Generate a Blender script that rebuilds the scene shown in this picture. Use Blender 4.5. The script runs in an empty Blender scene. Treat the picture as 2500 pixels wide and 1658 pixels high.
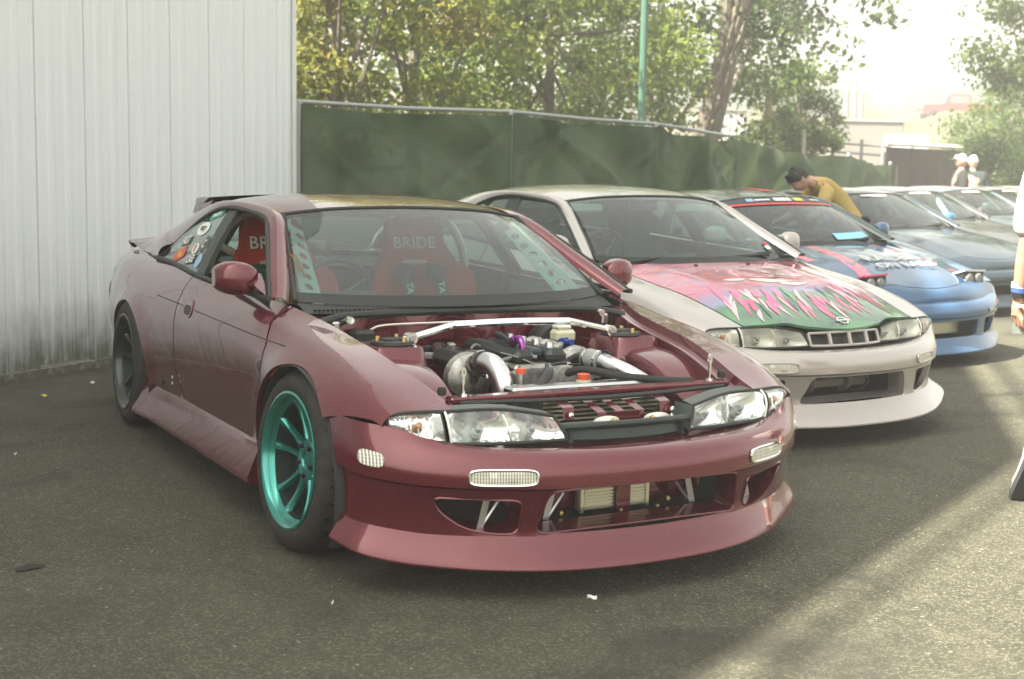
import bpy, bmesh, math, random
import numpy as np
from mathutils import Vector, Matrix
from mathutils.geometry import delaunay_2d_cdt

R_ = math.radians
scene = bpy.context.scene
COL = scene.collection
random.seed(7)

# ---------------------------------------------------------------- camera
cam_d = bpy.data.cameras.new('camera')
cam = bpy.data.objects.new('camera', cam_d)
COL.objects.link(cam)
CAM = Vector((3.9705, -2.1640, 1.1833))
YAW, PITCH, ROLL = -1.0764, 0.1116, 0.0185
_f = Vector((math.sin(YAW)*math.cos(PITCH), math.cos(YAW)*math.cos(PITCH), -math.sin(PITCH)))
_r = Vector((math.cos(YAW), -math.sin(YAW), 0))
_u = _r.cross(_f)
_r2 = _r*math.cos(ROLL) + _u*math.sin(ROLL)
_u2 = _u*math.cos(ROLL) - _r*math.sin(ROLL)
cam.matrix_world = Matrix(((_r2.x, _u2.x, -_f.x, CAM.x), (_r2.y, _u2.y, -_f.y, CAM.y),
                           (_r2.z, _u2.z, -_f.z, CAM.z), (0, 0, 0, 1)))
cam_d.sensor_width = 36.0
cam_d.lens = 3073.3/2500*36
cam_d.clip_start = 0.05
cam_d.clip_end = 3000
cam_d.dof.use_dof = True
cam_d.dof.focus_distance = 4.4
cam_d.dof.aperture_fstop = 4.5
scene.camera = cam

# ---------------------------------------------------------------- sky and sun
SUN_H = Vector((0.0, -1.0, 0)).normalized()      # horizontal direction towards the sun
SUN_E = R_(52)
w = bpy.data.worlds.new('World'); scene.world = w; w.use_nodes = True
nt = w.node_tree
bg = nt.nodes['Background']
sky = nt.nodes.new('ShaderNodeTexSky'); sky.sky_type = 'NISHITA'
sky.sun_disc = False
sky.sun_elevation = SUN_E
sky.sun_rotation = math.atan2(SUN_H.x, SUN_H.y)
sky.air_density = 1.0; sky.dust_density = 3.0; sky.ozone_density = 0.8
hs = nt.nodes.new('ShaderNodeHueSaturation'); hs.inputs['Saturation'].default_value = .30      # thin summer haze whitens the sky
nt.links.new(sky.outputs[0], hs.inputs['Color']); wm = nt.nodes.new('ShaderNodeMix'); wm.data_type = 'RGBA'; wm.blend_type = 'MULTIPLY'; wm.inputs['Factor'].default_value = 1.0
wm.inputs[7].default_value = (1.03, 1.02, .91, 1)      # warm, slightly dusty air
nt.links.new(hs.outputs[0], wm.inputs[6]); nt.links.new(wm.outputs[2], bg.inputs[0])
bg.inputs[1].default_value = 0.064
sd = bpy.data.lights.new('sun', 'SUN'); sun = bpy.data.objects.new('sun', sd); COL.objects.link(sun)
sd.energy = 5.0; sd.angle = R_(0.55); sd.color = (1.0, 0.91, 0.77)
sdir = (SUN_H*math.cos(SUN_E) + Vector((0, 0, math.sin(SUN_E))))
sun.rotation_euler = sdir.to_track_quat('Z', 'Y').to_euler()
sun.location = sdir*50
vs = scene.view_settings
vs.view_transform = 'Standard'; vs.look = 'None'; vs.gamma = 1.0; vs.use_curve_mapping = False
vs.exposure = 2.7
scene.cycles.volume_step_rate = 4.0
scene.cycles.max_bounces = 8
scene.cycles.transparent_max_bounces = 24
scene.cycles.caustics_reflective = False
scene.cycles.caustics_refractive = False

# ---------------------------------------------------------------- helpers
def tag(o, label=None, cat=None, group=None, kind=None):
    if label: o['label'] = label
    if cat: o['category'] = cat
    if group: o['group'] = group
    if kind: o['kind'] = kind
    return o

def empty(name, loc=(0, 0, 0), rz=0.0, label=None, cat=None, group=None):
    o = bpy.data.objects.new(name, None); COL.objects.link(o)
    o.empty_display_size = 0.1
    o.location = loc; o.rotation_euler = (0, 0, rz)
    return tag(o, label, cat, group)

def mobj(name, verts, faces, mat=None, parent=None, smooth=True, sharp=None):
    me = bpy.data.meshes.new(name)
    me.from_pydata([tuple(float(c) for c in v) for v in verts], [], [tuple(int(i) for i in f) for f in faces])
    if smooth:
        me.polygons.foreach_set('use_smooth', [True]*len(me.polygons))
        if sharp is not None:
            me.set_sharp_from_angle(angle=R_(sharp))
    if mat is not None: me.materials.append(mat)
    me.update()
    o = bpy.data.objects.new(name, me); COL.objects.link(o)
    if parent is not None: o.parent = parent
    return o

class MB:
    """collects simple shapes into one mesh"""
    def __init__(s): s.v = []; s.f = []
    def add(s, v, f):
        b = len(s.v); s.v += [tuple(map(float, p)) for p in v]; s.f += [tuple(i+b for i in q) for q in f]; return s
    def box(s, c, d, rz=0, M=None, bev=0.0):
        cx, cy, cz = c; a, b_, h = d[0]/2, d[1]/2, d[2]/2
        if bev <= 0:
            P = [(x, y, z) for z in (-h, h) for y in (-b_, b_) for x in (-a, a)]
            F = [(0, 2, 3, 1), (4, 5, 7, 6), (0, 1, 5, 4), (2, 6, 7, 3), (0, 4, 6, 2), (1, 3, 7, 5)]
        else:
            P = []; F = []
            for sx in (-1, 1):
                for sy in (-1, 1):
                    for sz in (-1, 1):
                        P += [(sx*(a-bev), sy*(b_-bev), sz*h), (sx*(a-bev), sy*b_, sz*(h-bev)), (sx*a, sy*(b_-bev), sz*(h-bev))]
            bm = bmesh.new()
            for p in P: bm.verts.new(p)
            bmesh.ops.convex_hull(bm, input=bm.verts[:])
            bm.verts.ensure_lookup_table(); bm.verts.index_update()
            P = [tuple(v.co) for v in bm.verts]; F = [tuple(v.index for v in f.verts) for f in bm.faces]; bm.free()
        out = []
        cz_, sn = math.cos(rz), math.sin(rz)
        for x, y, z in P:
            p = Vector((x*cz_-y*sn, x*sn+y*cz_, z))
            if M is not None: p = M @ p
            out.append((p.x+cx, p.y+cy, p.z+cz))
        return s.add(out, F)
    def tube(s, pts, r, n=10, cap=True):
        pts = [Vector(p) for p in pts]; m = len(pts)
        rr = r if isinstance(r, (list, tuple)) else [r]*m
        V = []; F = []
        prev = None
        for i, p in enumerate(pts):
            t = (pts[min(i+1, m-1)]-pts[max(i-1, 0)])
            if t.length < 1e-9: t = Vector((0, 0, 1))
            t.normalize()
            if prev is None:
                a = Vector((0, 0, 1)) if abs(t.z) < .9 else Vector((1, 0, 0))
                u = t.cross(a).normalized()
            else:
                u = (prev - t*prev.dot(t))
                u = u.normalized() if u.length > 1e-6 else t.orthogonal().normalized()
            prev = u; wv = t.cross(u)
            for k in range(n):
                an = 2*math.pi*k/n
                V.append(p + (u*math.cos(an)+wv*math.sin(an))*rr[i])
        for i in range(m-1):
            for k in range(n):
                k2 = (k+1) % n
                F.append((i*n+k, i*n+k2, (i+1)*n+k2, (i+1)*n+k))
        if cap:
            F.append(tuple(range(n-1, -1, -1))); F.append(tuple((m-1)*n+k for k in range(n)))
        return s.add(V, F)
    def lathe(s, prof, n=24, M=None):
        """prof: list of (r, z) around z axis"""
        V = []; F = []
        m = len(prof)
        for r, z in prof:
            for k in range(n):
                an = 2*math.pi*k/n; p = Vector((r*math.cos(an), r*math.sin(an), z))
                V.append(M @ p if M is not None else p)
        for i in range(m-1):
            for k in range(n):
                k2 = (k+1) % n
                F.append((i*n+k, i*n+k2, (i+1)*n+k2, (i+1)*n+k))
        return s.add(V, F)
    def cyl(s, a, b, r, n=16): return s.tube([a, b], r, n)
    def grid(s, P):
        """P[i][j] points"""
        n = len(P); m = len(P[0])
        V = [p for row in P for p in row]
        F = [(i*m+j, (i+1)*m+j, (i+1)*m+j+1, i*m+j+1) for i in range(n-1) for j in range(m-1)]
        return s.add(V, F)
    def prism(s, poly, d0, d1, fn):
        """extrude 2-D polygon; fn(u, v, d) -> point"""
        n = len(poly)
        V = [fn(u, v, d0) for u, v in poly]+[fn(u, v, d1) for u, v in poly]
        F = [tuple(range(n-1, -1, -1)), tuple(range(n, 2*n))]+[(i, (i+1) % n, n+(i+1) % n, n+i) for i in range(n)]
        return s.add(V, F)
    def build(s, name, mat, parent=None, smooth=True, sharp=35):
        return mobj(name, s.v, s.f, mat, parent, smooth, sharp)

def smooth_path(pts, n=8):
    """Catmull-Rom through points"""
    P = [Vector(p) for p in pts]; out = []
    for i in range(len(P)-1):
        p0 = P[max(i-1, 0)]; p1 = P[i]; p2 = P[i+1]; p3 = P[min(i+2, len(P)-1)]
        for k in range(n):
            t = k/n
            out.append(0.5*((2*p1)+(p2-p0)*t+(2*p0-5*p1+4*p2-p3)*t*t+(3*p1-p0-3*p2+p3)*t**3))
    out.append(P[-1]); return out

# ---------------------------------------------------------------- materials
MATS = {}
def mat(name, col=(.5, .5, .5), rough=.5, metal=0.0, coat=0.0, spec=.5, trans=0.0, ior=1.45, alpha=1.0, emit=None, coat_rough=.03):
    if name in MATS: return MATS[name]
    m = bpy.data.materials.new(name); m.use_nodes = True
    b = m.node_tree.nodes['Principled BSDF']
    b.inputs['Base Color'].default_value = (*col, 1)
    b.inputs['Roughness'].default_value = rough
    b.inputs['Metallic'].default_value = metal
    b.inputs['Coat Weight'].default_value = coat
    b.inputs['Coat Roughness'].default_value = coat_rough
    b.inputs['Specular IOR Level'].default_value = spec
    b.inputs['Transmission Weight'].default_value = trans
    b.inputs['IOR'].default_value = ior
    b.inputs['Alpha'].default_value = alpha
    MATS[name] = m; return m

class NT:
    """small node helper bound to a material"""
    def __init__(s, m): s.m = m; s.t = m.node_tree; s.b = m.node_tree.nodes['Principled BSDF']
    def n(s, typ, **kw):
        x = s.t.nodes.new(typ)
        for k, v in kw.items():
            if k in x.inputs.keys() if hasattr(x.inputs, 'keys') else False: x.inputs[k].default_value = v
            else: setattr(x, k, v)
        return x
    def l(s, a, b): s.t.links.new(a, b)
    def coord(s, kind='Object', scale=(1, 1, 1)):
        tc = s.n('ShaderNodeTexCoord'); mp = s.n('ShaderNodeMapping'); mp.inputs['Scale'].default_value = scale
        s.l(tc.outputs[kind], mp.inputs['Vector']); return mp.outputs['Vector']
    def noise(s, vec, scale, detail=4, rough=.55, dist=0.0):
        x = s.n('ShaderNodeTexNoise'); x.inputs['Scale'].default_value = scale; x.inputs['Detail'].default_value = detail
        x.inputs['Roughness'].default_value = rough; x.inputs['Distortion'].default_value = dist
        s.l(vec, x.inputs['Vector']); return x.outputs['Fac']
    def ramp(s, fac, stops):
        x = s.n('ShaderNodeValToRGB'); e = x.color_ramp.elements
        while len(e) < len(stops): e.new(0.5)
        for i, (p, c) in enumerate(stops):
            e[i].position = p; e[i].color = (*c, 1) if len(c) == 3 else c
        s.l(fac, x.inputs['Fac']); return x.outputs['Color']
    def mix(s, fac, a, b, mode='MIX'):
        x = s.n('ShaderNodeMix'); x.data_type = 'RGBA'; x.blend_type = mode
        for sock, v in ((x.inputs['Factor'], fac), (x.inputs[6], a), (x.inputs[7], b)):
            if isinstance(v, (int, float)): sock.default_value = v
            elif isinstance(v, tuple): sock.default_value = (*v, 1) if len(v) == 3 else v
            else: s.l(v, sock)
        return x.outputs[2]
    def math(s, op, a, b=0.0):
        x = s.n('ShaderNodeMath'); x.operation = op
        for sock, v in ((x.inputs[0], a), (x.inputs[1], b)):
            if isinstance(v, (int, float)): sock.default_value = v
            else: s.l(v, sock)
        return x.outputs[0]
    def bump(s, h, strength=.3, dist=.01):
        x = s.n('ShaderNodeBump'); x.inputs['Strength'].default_value = strength; x.inputs['Distance'].default_value = dist
        s.l(h, x.inputs['Height']); s.l(x.outputs['Normal'], s.b.inputs['Normal']); return x
    def base(s, c): s.l(c, s.b.inputs['Base Color'])
    def rough(s, c): s.l(c, s.b.inputs['Roughness'])

def paint(name, col, metal=.45, rough=.32, dust_veil=.06, coat_ior=1.5):
    m = mat(name, col, rough, metal, 1.0, coat_rough=.015)
    m.node_tree.nodes['Principled BSDF'].inputs['Coat IOR'].default_value = coat_ior
    h = NT(m); v = h.coord()
    fl = h.noise(v, 900, 2)
    c = h.mix(.35, col, h.ramp(fl, [(.35, tuple(c*.7 for c in col)), (.7, tuple(min(1, c*1.5) for c in col))]))
    d = h.noise(v, 3.0, 6, .6)
    c2 = h.mix(h.math('MULTIPLY', h.math('SMOOTH_MIN', d, 1.0), dust_veil), c, (.35, .32, .28))
    h.base(c2)
    h.rough(h.math('ADD', h.math('MULTIPLY', d, .12), rough-.05))
    return m

PITCHBLK = mat('black_plastic', (.018, .02, .02), .45)
RUBBER = mat('rubber', (.022, .022, .021), .75)
SEAL = mat('rubber_seal', (.02, .024, .022), .55)
CHROME = mat('chrome', (.82, .83, .84), .08, 1.0)
ALU = mat('aluminium', (.66, .67, .68), .28, 1.0)
STEEL = mat('steel', (.45, .45, .46), .35, 1.0)
DARKIN = mat('interior_black', (.03, .033, .033), .8)
ZINC = mat('zinc_gold', (.55, .42, .16), .35, 1.0)
WHITEP = mat('white_print', (.8, .8, .78), .6)

def glass_mat(name, tint, refl_rough=.0, dust_veil=0.0, boost=1.0):
    """thin pane: tinted transparency, a Fresnel reflection that is the same from both faces, a pale diffuse veil for the reflected sky, plus a little dust"""
    if name in MATS: return MATS[name]
    m = bpy.data.materials.new(name); m.use_nodes = True
    t = m.node_tree; t.nodes.clear()
    N_ = t.nodes.new; L_ = t.links.new
    o = N_('ShaderNodeOutputMaterial'); tr = N_('ShaderNodeBsdfTransparent')
    gl = N_('ShaderNodeBsdfGlossy'); lw = N_('ShaderNodeLayerWeight'); mx = N_('ShaderNodeMixShader')
    tr.inputs[0].default_value = (*tint, 1); gl.inputs['Roughness'].default_value = refl_rough
    gl.inputs[0].default_value = (.95, .97, .97, 1)
    lw.inputs['Blend'].default_value = .5
    p5 = N_('ShaderNodeMath'); p5.operation = 'POWER'; L_(lw.outputs['Facing'], p5.inputs[0]); p5.inputs[1].default_value = 4.0
    mu = N_('ShaderNodeMath'); mu.operation = 'MULTIPLY_ADD'; L_(p5.outputs[0], mu.inputs[0]); mu.inputs[1].default_value = .9; mu.inputs[2].default_value = .055*boost
    L_(mu.outputs[0], mx.inputs[0]); L_(gl.outputs[0], mx.inputs[2])
    if dust_veil > 0:  # diffuse layer also paints in the windscreen's pale sky-reflection veil
        df = N_('ShaderNodeBsdfDiffuse'); df.inputs[0].default_value = (.55, .62, .58, 1); m2 = N_('ShaderNodeMixShader')
        m2.inputs[0].default_value = dust_veil; L_(tr.outputs[0], m2.inputs[1]); L_(df.outputs[0], m2.inputs[2]); L_(m2.outputs[0], mx.inputs[1])
    else: L_(tr.outputs[0], mx.inputs[1])
    L_(mx.outputs[0], o.inputs[0])
    MATS[name] = m; return m
WGLASS = glass_mat('window_glass', (.56, .78, .71), 0, .018, 1.3)
QGLASS = glass_mat('quarter_glass', (.50, .62, .57), 0, .06, 1.5)
DGLASS = glass_mat('dark_window_glass', (.30, .40, .37), 0, .02, 1.4)
CLEAR = glass_mat('clear_lens', (.93, .95, .94), 0, .03)
# ================================================================ setting
def gz(x, y):
    s = .8*math.log1p(math.exp(min(60, (y-1.6)/.8)))
    return .9*math.tanh(.025*s/.9)

def ray(px, py):
    """direction through a photograph pixel (2500 x 1658); used only to measure where far things stand"""
    v = _r2*((px-1250)/3073.3) - _u2*((py-829)/3073.3) + _f
    return v
def at(px, py, D):
    return CAM + ray(px, py)*D
def on_ground(px, D):
    p = at(px, 600, D); return Vector((p.x, p.y, gz(p.x, p.y)))
def zat(px, py, D):
    return at(px, py, D).z

# ---- ground
xs = sorted(set(list(np.arange(-30, 12.01, .5)) + list(np.arange(-400, -30, 20)) + list(np.arange(12, 400, 20))))
ys = sorted(set(list(np.arange(-12, 40.01, .5)) + list(np.arange(-400, -12, 20)) + list(np.arange(40, 700, 20))))
V = [(x, y, gz(x, y)) for x in xs for y in ys]
ny = len(ys)
F = [(i*ny+j, (i+1)*ny+j, (i+1)*ny+j+1, i*ny+j+1) for i in range(len(xs)-1) for j in range(ny-1)]
asph = mat('asphalt', (.05, .05, .045), .9)
h = NT(asph); v = h.coord()
big = h.noise(v, .55, 5, .6)
mid = h.noise(v, 9, 4, .6)
vor = h.n('ShaderNodeTexVoronoi'); vor.inputs['Scale'].default_value = 150; h.l(v, vor.inputs['Vector'])
vor2 = h.n('ShaderNodeTexVoronoi'); vor2.inputs['Scale'].default_value = 62; h.l(v, vor2.inputs['Vector'])
base = h.ramp(big, [(.3, (.024, .0255, .0165)), (.7, (.058, .060, .040))])
base = h.mix(h.ramp(mid, [(.35, (0, 0, 0)), (.75, (.4, .4, .4))]), base, (.105, .098, .068))
st = h.ramp(vor.outputs['Color'], [(.62, (0, 0, 0)), (.80, (1, 1, 1))])
base = h.mix(h.math('MULTIPLY', st, .46), base, (.20, .19, .135))
st2 = h.ramp(vor2.outputs['Color'], [(.86, (0, 0, 0)), (.90, (1, 1, 1))])
near = h.ramp(vor2.outputs['Distance'], [(.20, (1, 1, 1)), (.34, (0, 0, 0))])
base = h.mix(h.math('MULTIPLY', h.math('MULTIPLY', st2, near), .75), base, (.36, .33, .26))
tar = h.ramp(h.noise(v, 1.1, 5, .62, .8), [(.50, (0, 0, 0)), (.66, (1, 1, 1))])
base = h.mix(h.math('MULTIPLY', tar, .6), base, (.017, .017, .013))
crk = h.n('ShaderNodeTexVoronoi'); crk.feature = 'DISTANCE_TO_EDGE'; crk.inputs['Scale'].default_value = .42
wob = h.n('ShaderNodeVectorMath'); wob.operation = 'MULTIPLY_ADD'; nz_ = h.n('ShaderNodeTexNoise'); nz_.inputs['Scale'].default_value = 3.0; nz_.inputs['Detail'].default_value = 6
h.l(v, nz_.inputs['Vector']); h.l(nz_.outputs['Color'], wob.inputs[0]); wob.inputs[1].default_value = (.35, .35, 0); h.l(v, wob.inputs[2]); h.l(wob.outputs[0], crk.inputs['Vector'])
cf = h.ramp(crk.outputs['Distance'], [(.002, (1, 1, 1)), (.008, (0, 0, 0))])
base = h.mix(h.math('MULTIPLY', cf, h.math('MULTIPLY', big, .16)), base, (.012, .012, .010))
h.base(base)
rr = h.ramp(mid, [(.3, (.75, .75, .75)), (.7, (.95, .95, .95))]); h.rough(rr)
h.bump(h.math('ADD', h.math('MULTIPLY', vor.outputs['Distance'], .8), h.math('MULTIPLY', mid, .5)), .55, .012)
g = mobj('ground', V, F, asph); tag(g, 'dark weathered asphalt of the parking lot', 'ground', kind='structure')

# oil spots on the asphalt: thin irregular sheets
oil = mat('oil_stain', (.012, .012, .010), .75)
def blob(name, c, rx, ry, z, m, seed, label, cat, n=28, **kw):
    rnd = random.Random(seed); ph = [rnd.uniform(0, 6.28) for _ in range(4)]
    vv = [(c[0], c[1], gz(*c)+z)]
    for k in range(n):
        a = 2*math.pi*k/n; q = 1+.18*math.sin(2*a+ph[0])+.13*math.sin(3*a+ph[1])+.10*math.sin(5*a+ph[2])+.06*math.sin(9*a+ph[3])
        vv.append((c[0]+rx*q*math.cos(a), c[1]+ry*q*math.sin(a), gz(*c)+z))
    o = mobj(name, vv, [(0, k+1, (k+1) % n+1) for k in range(n)], m, smooth=False)
    return tag(o, label, cat, **kw)
for i, (c, rx, ry, lb) in enumerate([((-.33, -2.07), .045, .075, 'larger black oil spot on the asphalt left of the maroon car'),
                                     ((-.13, -1.66), .03, .045, 'small black oil spot nearest the teal wheel')]):
    blob('oil_spot', c, rx, ry, .004, oil, 11+i, lb, 'oil spot', group='oil spots on the asphalt')

# ---- white metal building on the left
WA = Vector((-4.193, -1.305, 0)); WD = Vector((math.cos(R_(130)), math.sin(R_(130)), 0)); WN = Vector((math.sin(R_(130)), -math.cos(R_(130)), 0))
def top_h(t):  # unseen roofline, its heights shaped to lay the shadow over cars and asphalt
    if t < -8.87: return 9.9
    return min(9.9+.68*(t+8.87), 11.5-.20*(t+6.5))
wallm = mat('white_siding', (.70, .72, .72), .55)
h = NT(wallm); v = h.coord('Object')
sep = h.n('ShaderNodeSeparateXYZ'); h.l(v, sep.inputs[0])
vs_ = h.coord('Object', (14, 14, .55))
streak = h.noise(vs_, 2.2, 5, .65)
vs2 = h.coord('Object', (30, 30, 1.2)); streak2 = h.noise(vs2, 1.6, 4, .7)
blot = h.noise(h.coord('Object'), 5.5, 5, .65)
low = h.ramp(h.math('MULTIPLY', sep.outputs['Z'], 1.0), [(.0, (1, 1, 1)), (.28, (.60, .60, .60)), (.65, (.22, .22, .22)), (1.0, (0, 0, 0))])
alg = h.math('MULTIPLY', low, h.math('ADD', streak, h.math('MULTIPLY', blot, .6)))
col = h.ramp(streak2, [(.3, (.69, .735, .75)), (.7, (.765, .795, .80))])
col = h.mix(h.ramp(alg, [(.30, (0, 0, 0)), (.72, (.92, .92, .92))]), col, (.10, .115, .075))
sp = h.math('MULTIPLY', h.ramp(streak2, [(.67, (0, 0, 0)), (.74, (1, 1, 1))]), h.ramp(blot, [(.56, (0, 0, 0)), (.64, (1, 1, 1))]))
col = h.mix(h.math('MULTIPLY', sp, .55), col, (.12, .13, .12))
h.base(col)
bld = empty('metal_building', WA, 0, 'white ribbed metal building filling the left of the view', 'building')
def wall_pt(t, d, z): return WD*t + WN*d + Vector((0, 0, z))
RIB = [(0, 0), (.003, -.018), (.010, -.018), (.013, 0), (.10, 0), (.125, .005), (.160, .005), (.185, 0), (.262, 0), (.287, .005), (.322, .005), (.347, 0), (.430, 0), (.440, .002), (.4585, .002)]
seams = [3.363, 3.106, 2.631, 2.168, 1.696, 1.236, .796, .347]
while seams[-1] > -14: seams.append(seams[-1]-.459)
rw = random.Random(3)
for i in range(len(seams)-1):
    t0, t1 = seams[i+1], seams[i]; wd = t1-t0
    VV = []
    jz = rw.uniform(0, .035); jd = rw.uniform(-.001, .002)
    for (a, d) in RIB:
        tt = t0 + a/.459*wd*.996
        b0 = .05+jz+rw.uniform(0, .012)
        VV += [wall_pt(tt, d+jd, b0), wall_pt(tt, d+jd, .9), wall_pt(tt, d+jd, top_h(tt))]
    n = len(RIB)
    FF = [(3*k+r, 3*k+3+r, 3*k+4+r, 3*k+1+r) for k in range(n-1) for r in range(2)]
    mobj('panel', VV, FF, wallm, bld, smooth=False)
foot = mat('concrete_footing', (.16, .16, .13), .9)
h = NT(foot); nn = h.noise(h.coord(), 12, 6, .7)
h.base(h.ramp(nn, [(.3, (.05, .06, .04)), (.55, (.15, .145, .115)), (.72, (.36, .35, .31))])); h.bump(nn, .8, .03)
m_ = MB(); m_.add([wall_pt(3.3, .035, -.02), wall_pt(-14, .035, -.02), wall_pt(-14, .028, .055), wall_pt(3.3, .028, .055), wall_pt(3.3, -.1, .06), wall_pt(-14, -.1, .06)], [(0, 1, 2, 3), (3, 2, 5, 4)])
m_.build('footing', foot, bld, False)
# corner trim, body of the building behind, unseen rail added to cast the shadow stripe
trim = mat('white_trim', (.72, .72, .71), .5)
MB().add([wall_pt(3.33, .014, .05), wall_pt(3.395, .014, .05), wall_pt(3.395, -.08, .05), wall_pt(3.33, .014, top_h(3.36)), wall_pt(3.395, .014, top_h(3.36)), wall_pt(3.395, -.08, top_h(3.36))], [(0, 1, 4, 3), (1, 2, 5, 4)]).build('corner_trim', trim, bld, False)
back = mat('building_back', (.6, .6, .59), .7)
tl = [-14, -8.87, -6.5, 3.36]
MB().add([wall_pt(3.36, -.05, 0), wall_pt(3.36, -9, 0), wall_pt(3.36, -9, top_h(3.36)), wall_pt(3.36, -.05, top_h(3.36))], [(0, 1, 2, 3)]).build('side_wall', back, bld, False)
MB().add([wall_pt(-14, -.05, 0), wall_pt(-14, -9, 0), wall_pt(-14, -9, 9.9), wall_pt(-14, -.05, 9.9)], [(0, 3, 2, 1)]).build('side_wall', back, bld, False)
rf = MB()
for a, b in zip(tl, tl[1:]):
    rf.add([wall_pt(a, .05, top_h(a)+.02), wall_pt(b, .05, top_h(b)+.02), wall_pt(b, -9, top_h(b)+.02), wall_pt(a, -9, top_h(a)+.02)], [(0, 1, 2, 3)])
rf.build('roof', back, bld, False)
rp = MB(); rp.tube([wall_pt(t, 0, top_h(t)+.46) for t in (-12, -8.87, -7.6, -6.5, -3, 0, 3)], .03, 8)
for t in (-11.5, -4.6, -2.4, .2, 2.6): rp.tube([wall_pt(t, -.03, top_h(t)), wall_pt(t, 0, top_h(t)+.46)], .03, 6)
rp.build('shadow_rail', STEEL, bld)

# ---- green screened chain-link fence
FZ = 1.98
FP = []
for px_, py_ in [(728, 245), (990, 258), (1247, 270), (1430, 285), (1600, 300), (1700, 314), (1786, 331), (1930, 354), (2072, 375), (2174, 396)]:
    r = ray(px_, py_); t = (FZ-CAM.z)/r.z if r.z > 0 else 10
    p = CAM+r*t; FP.append(Vector((p.x, p.y, 0)))
fence = empty('screened_fence', (FP[0].x, FP[0].y, 0), 0, 'chain-link fence hung with dark green windscreen behind the cars', 'fence')
fo = FP[0].copy()
fab = bpy.data.materials.new('windscreen_fabric'); fab.use_nodes = True; MATS['fab'] = fab
h = NT(fab)
h.b.inputs['Roughness'].default_value = .85
fn = h.noise(h.coord(), 1.1, 5, .6)
fn = h.math('ADD', h.math('MULTIPLY', fn, .7), h.math('MULTIPLY', h.noise(h.coord('Object', (1, 1, 2.2)), 4.5, 5, .7), .3))
h.base(h.ramp(fn, [(.3, (.038, .062, .036)), (.7, (.072, .105, .058))]))
trn = h.n('ShaderNodeBsdfTransparent'); trl = h.n('ShaderNodeBsdfTranslucent'); trl.inputs[0].default_value = (.10, .14, .07, 1)
a1 = h.n('ShaderNodeMixShader'); a1.inputs[0].default_value = .18; h.l(h.b.outputs[0], a1.inputs[1]); h.l(trl.outputs[0], a1.inputs[2])
a2 = h.n('ShaderNodeMixShader'); a2.inputs[0].default_value = .025; h.l(a1.outputs[0], a2.inputs[1]); h.l(trn.outputs[0], a2.inputs[2])
h.l(a2.outputs[0], h.t.nodes['Material Output'].inputs[0])
galv = mat('galvanised', (.34, .36, .35), .55, .5)
post_ix = [0, 2, 4, 6, 8, 9]
for i in post_ix:
    p = FP[i]-fo; zb = gz(FP[i].x, FP[i].y)
    MB().tube([(p.x, p.y, zb-.05), (p.x, p.y, FZ-.03)], .03 if i else .04, 8).lathe([(.0, .045), (.024, .035), (.034, .015), (.034, 0)], 8, Matrix.Translation((p.x, p.y, FZ-.03))).build('post', galv if i != 6 else mat('green_post', (.05, .09, .06), .5), fence)
for i, j in zip(post_ix, post_ix[1:]):
    seg = [FP[k]-fo for k in range(i, j+1)]
    if i >= 6: continue
    MB().tube([(p.x, p.y, FZ-.01-.012*(k % 2)) for k, p in enumerate(seg)], .019, 8).build('top_rail', galv, fence)
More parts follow.
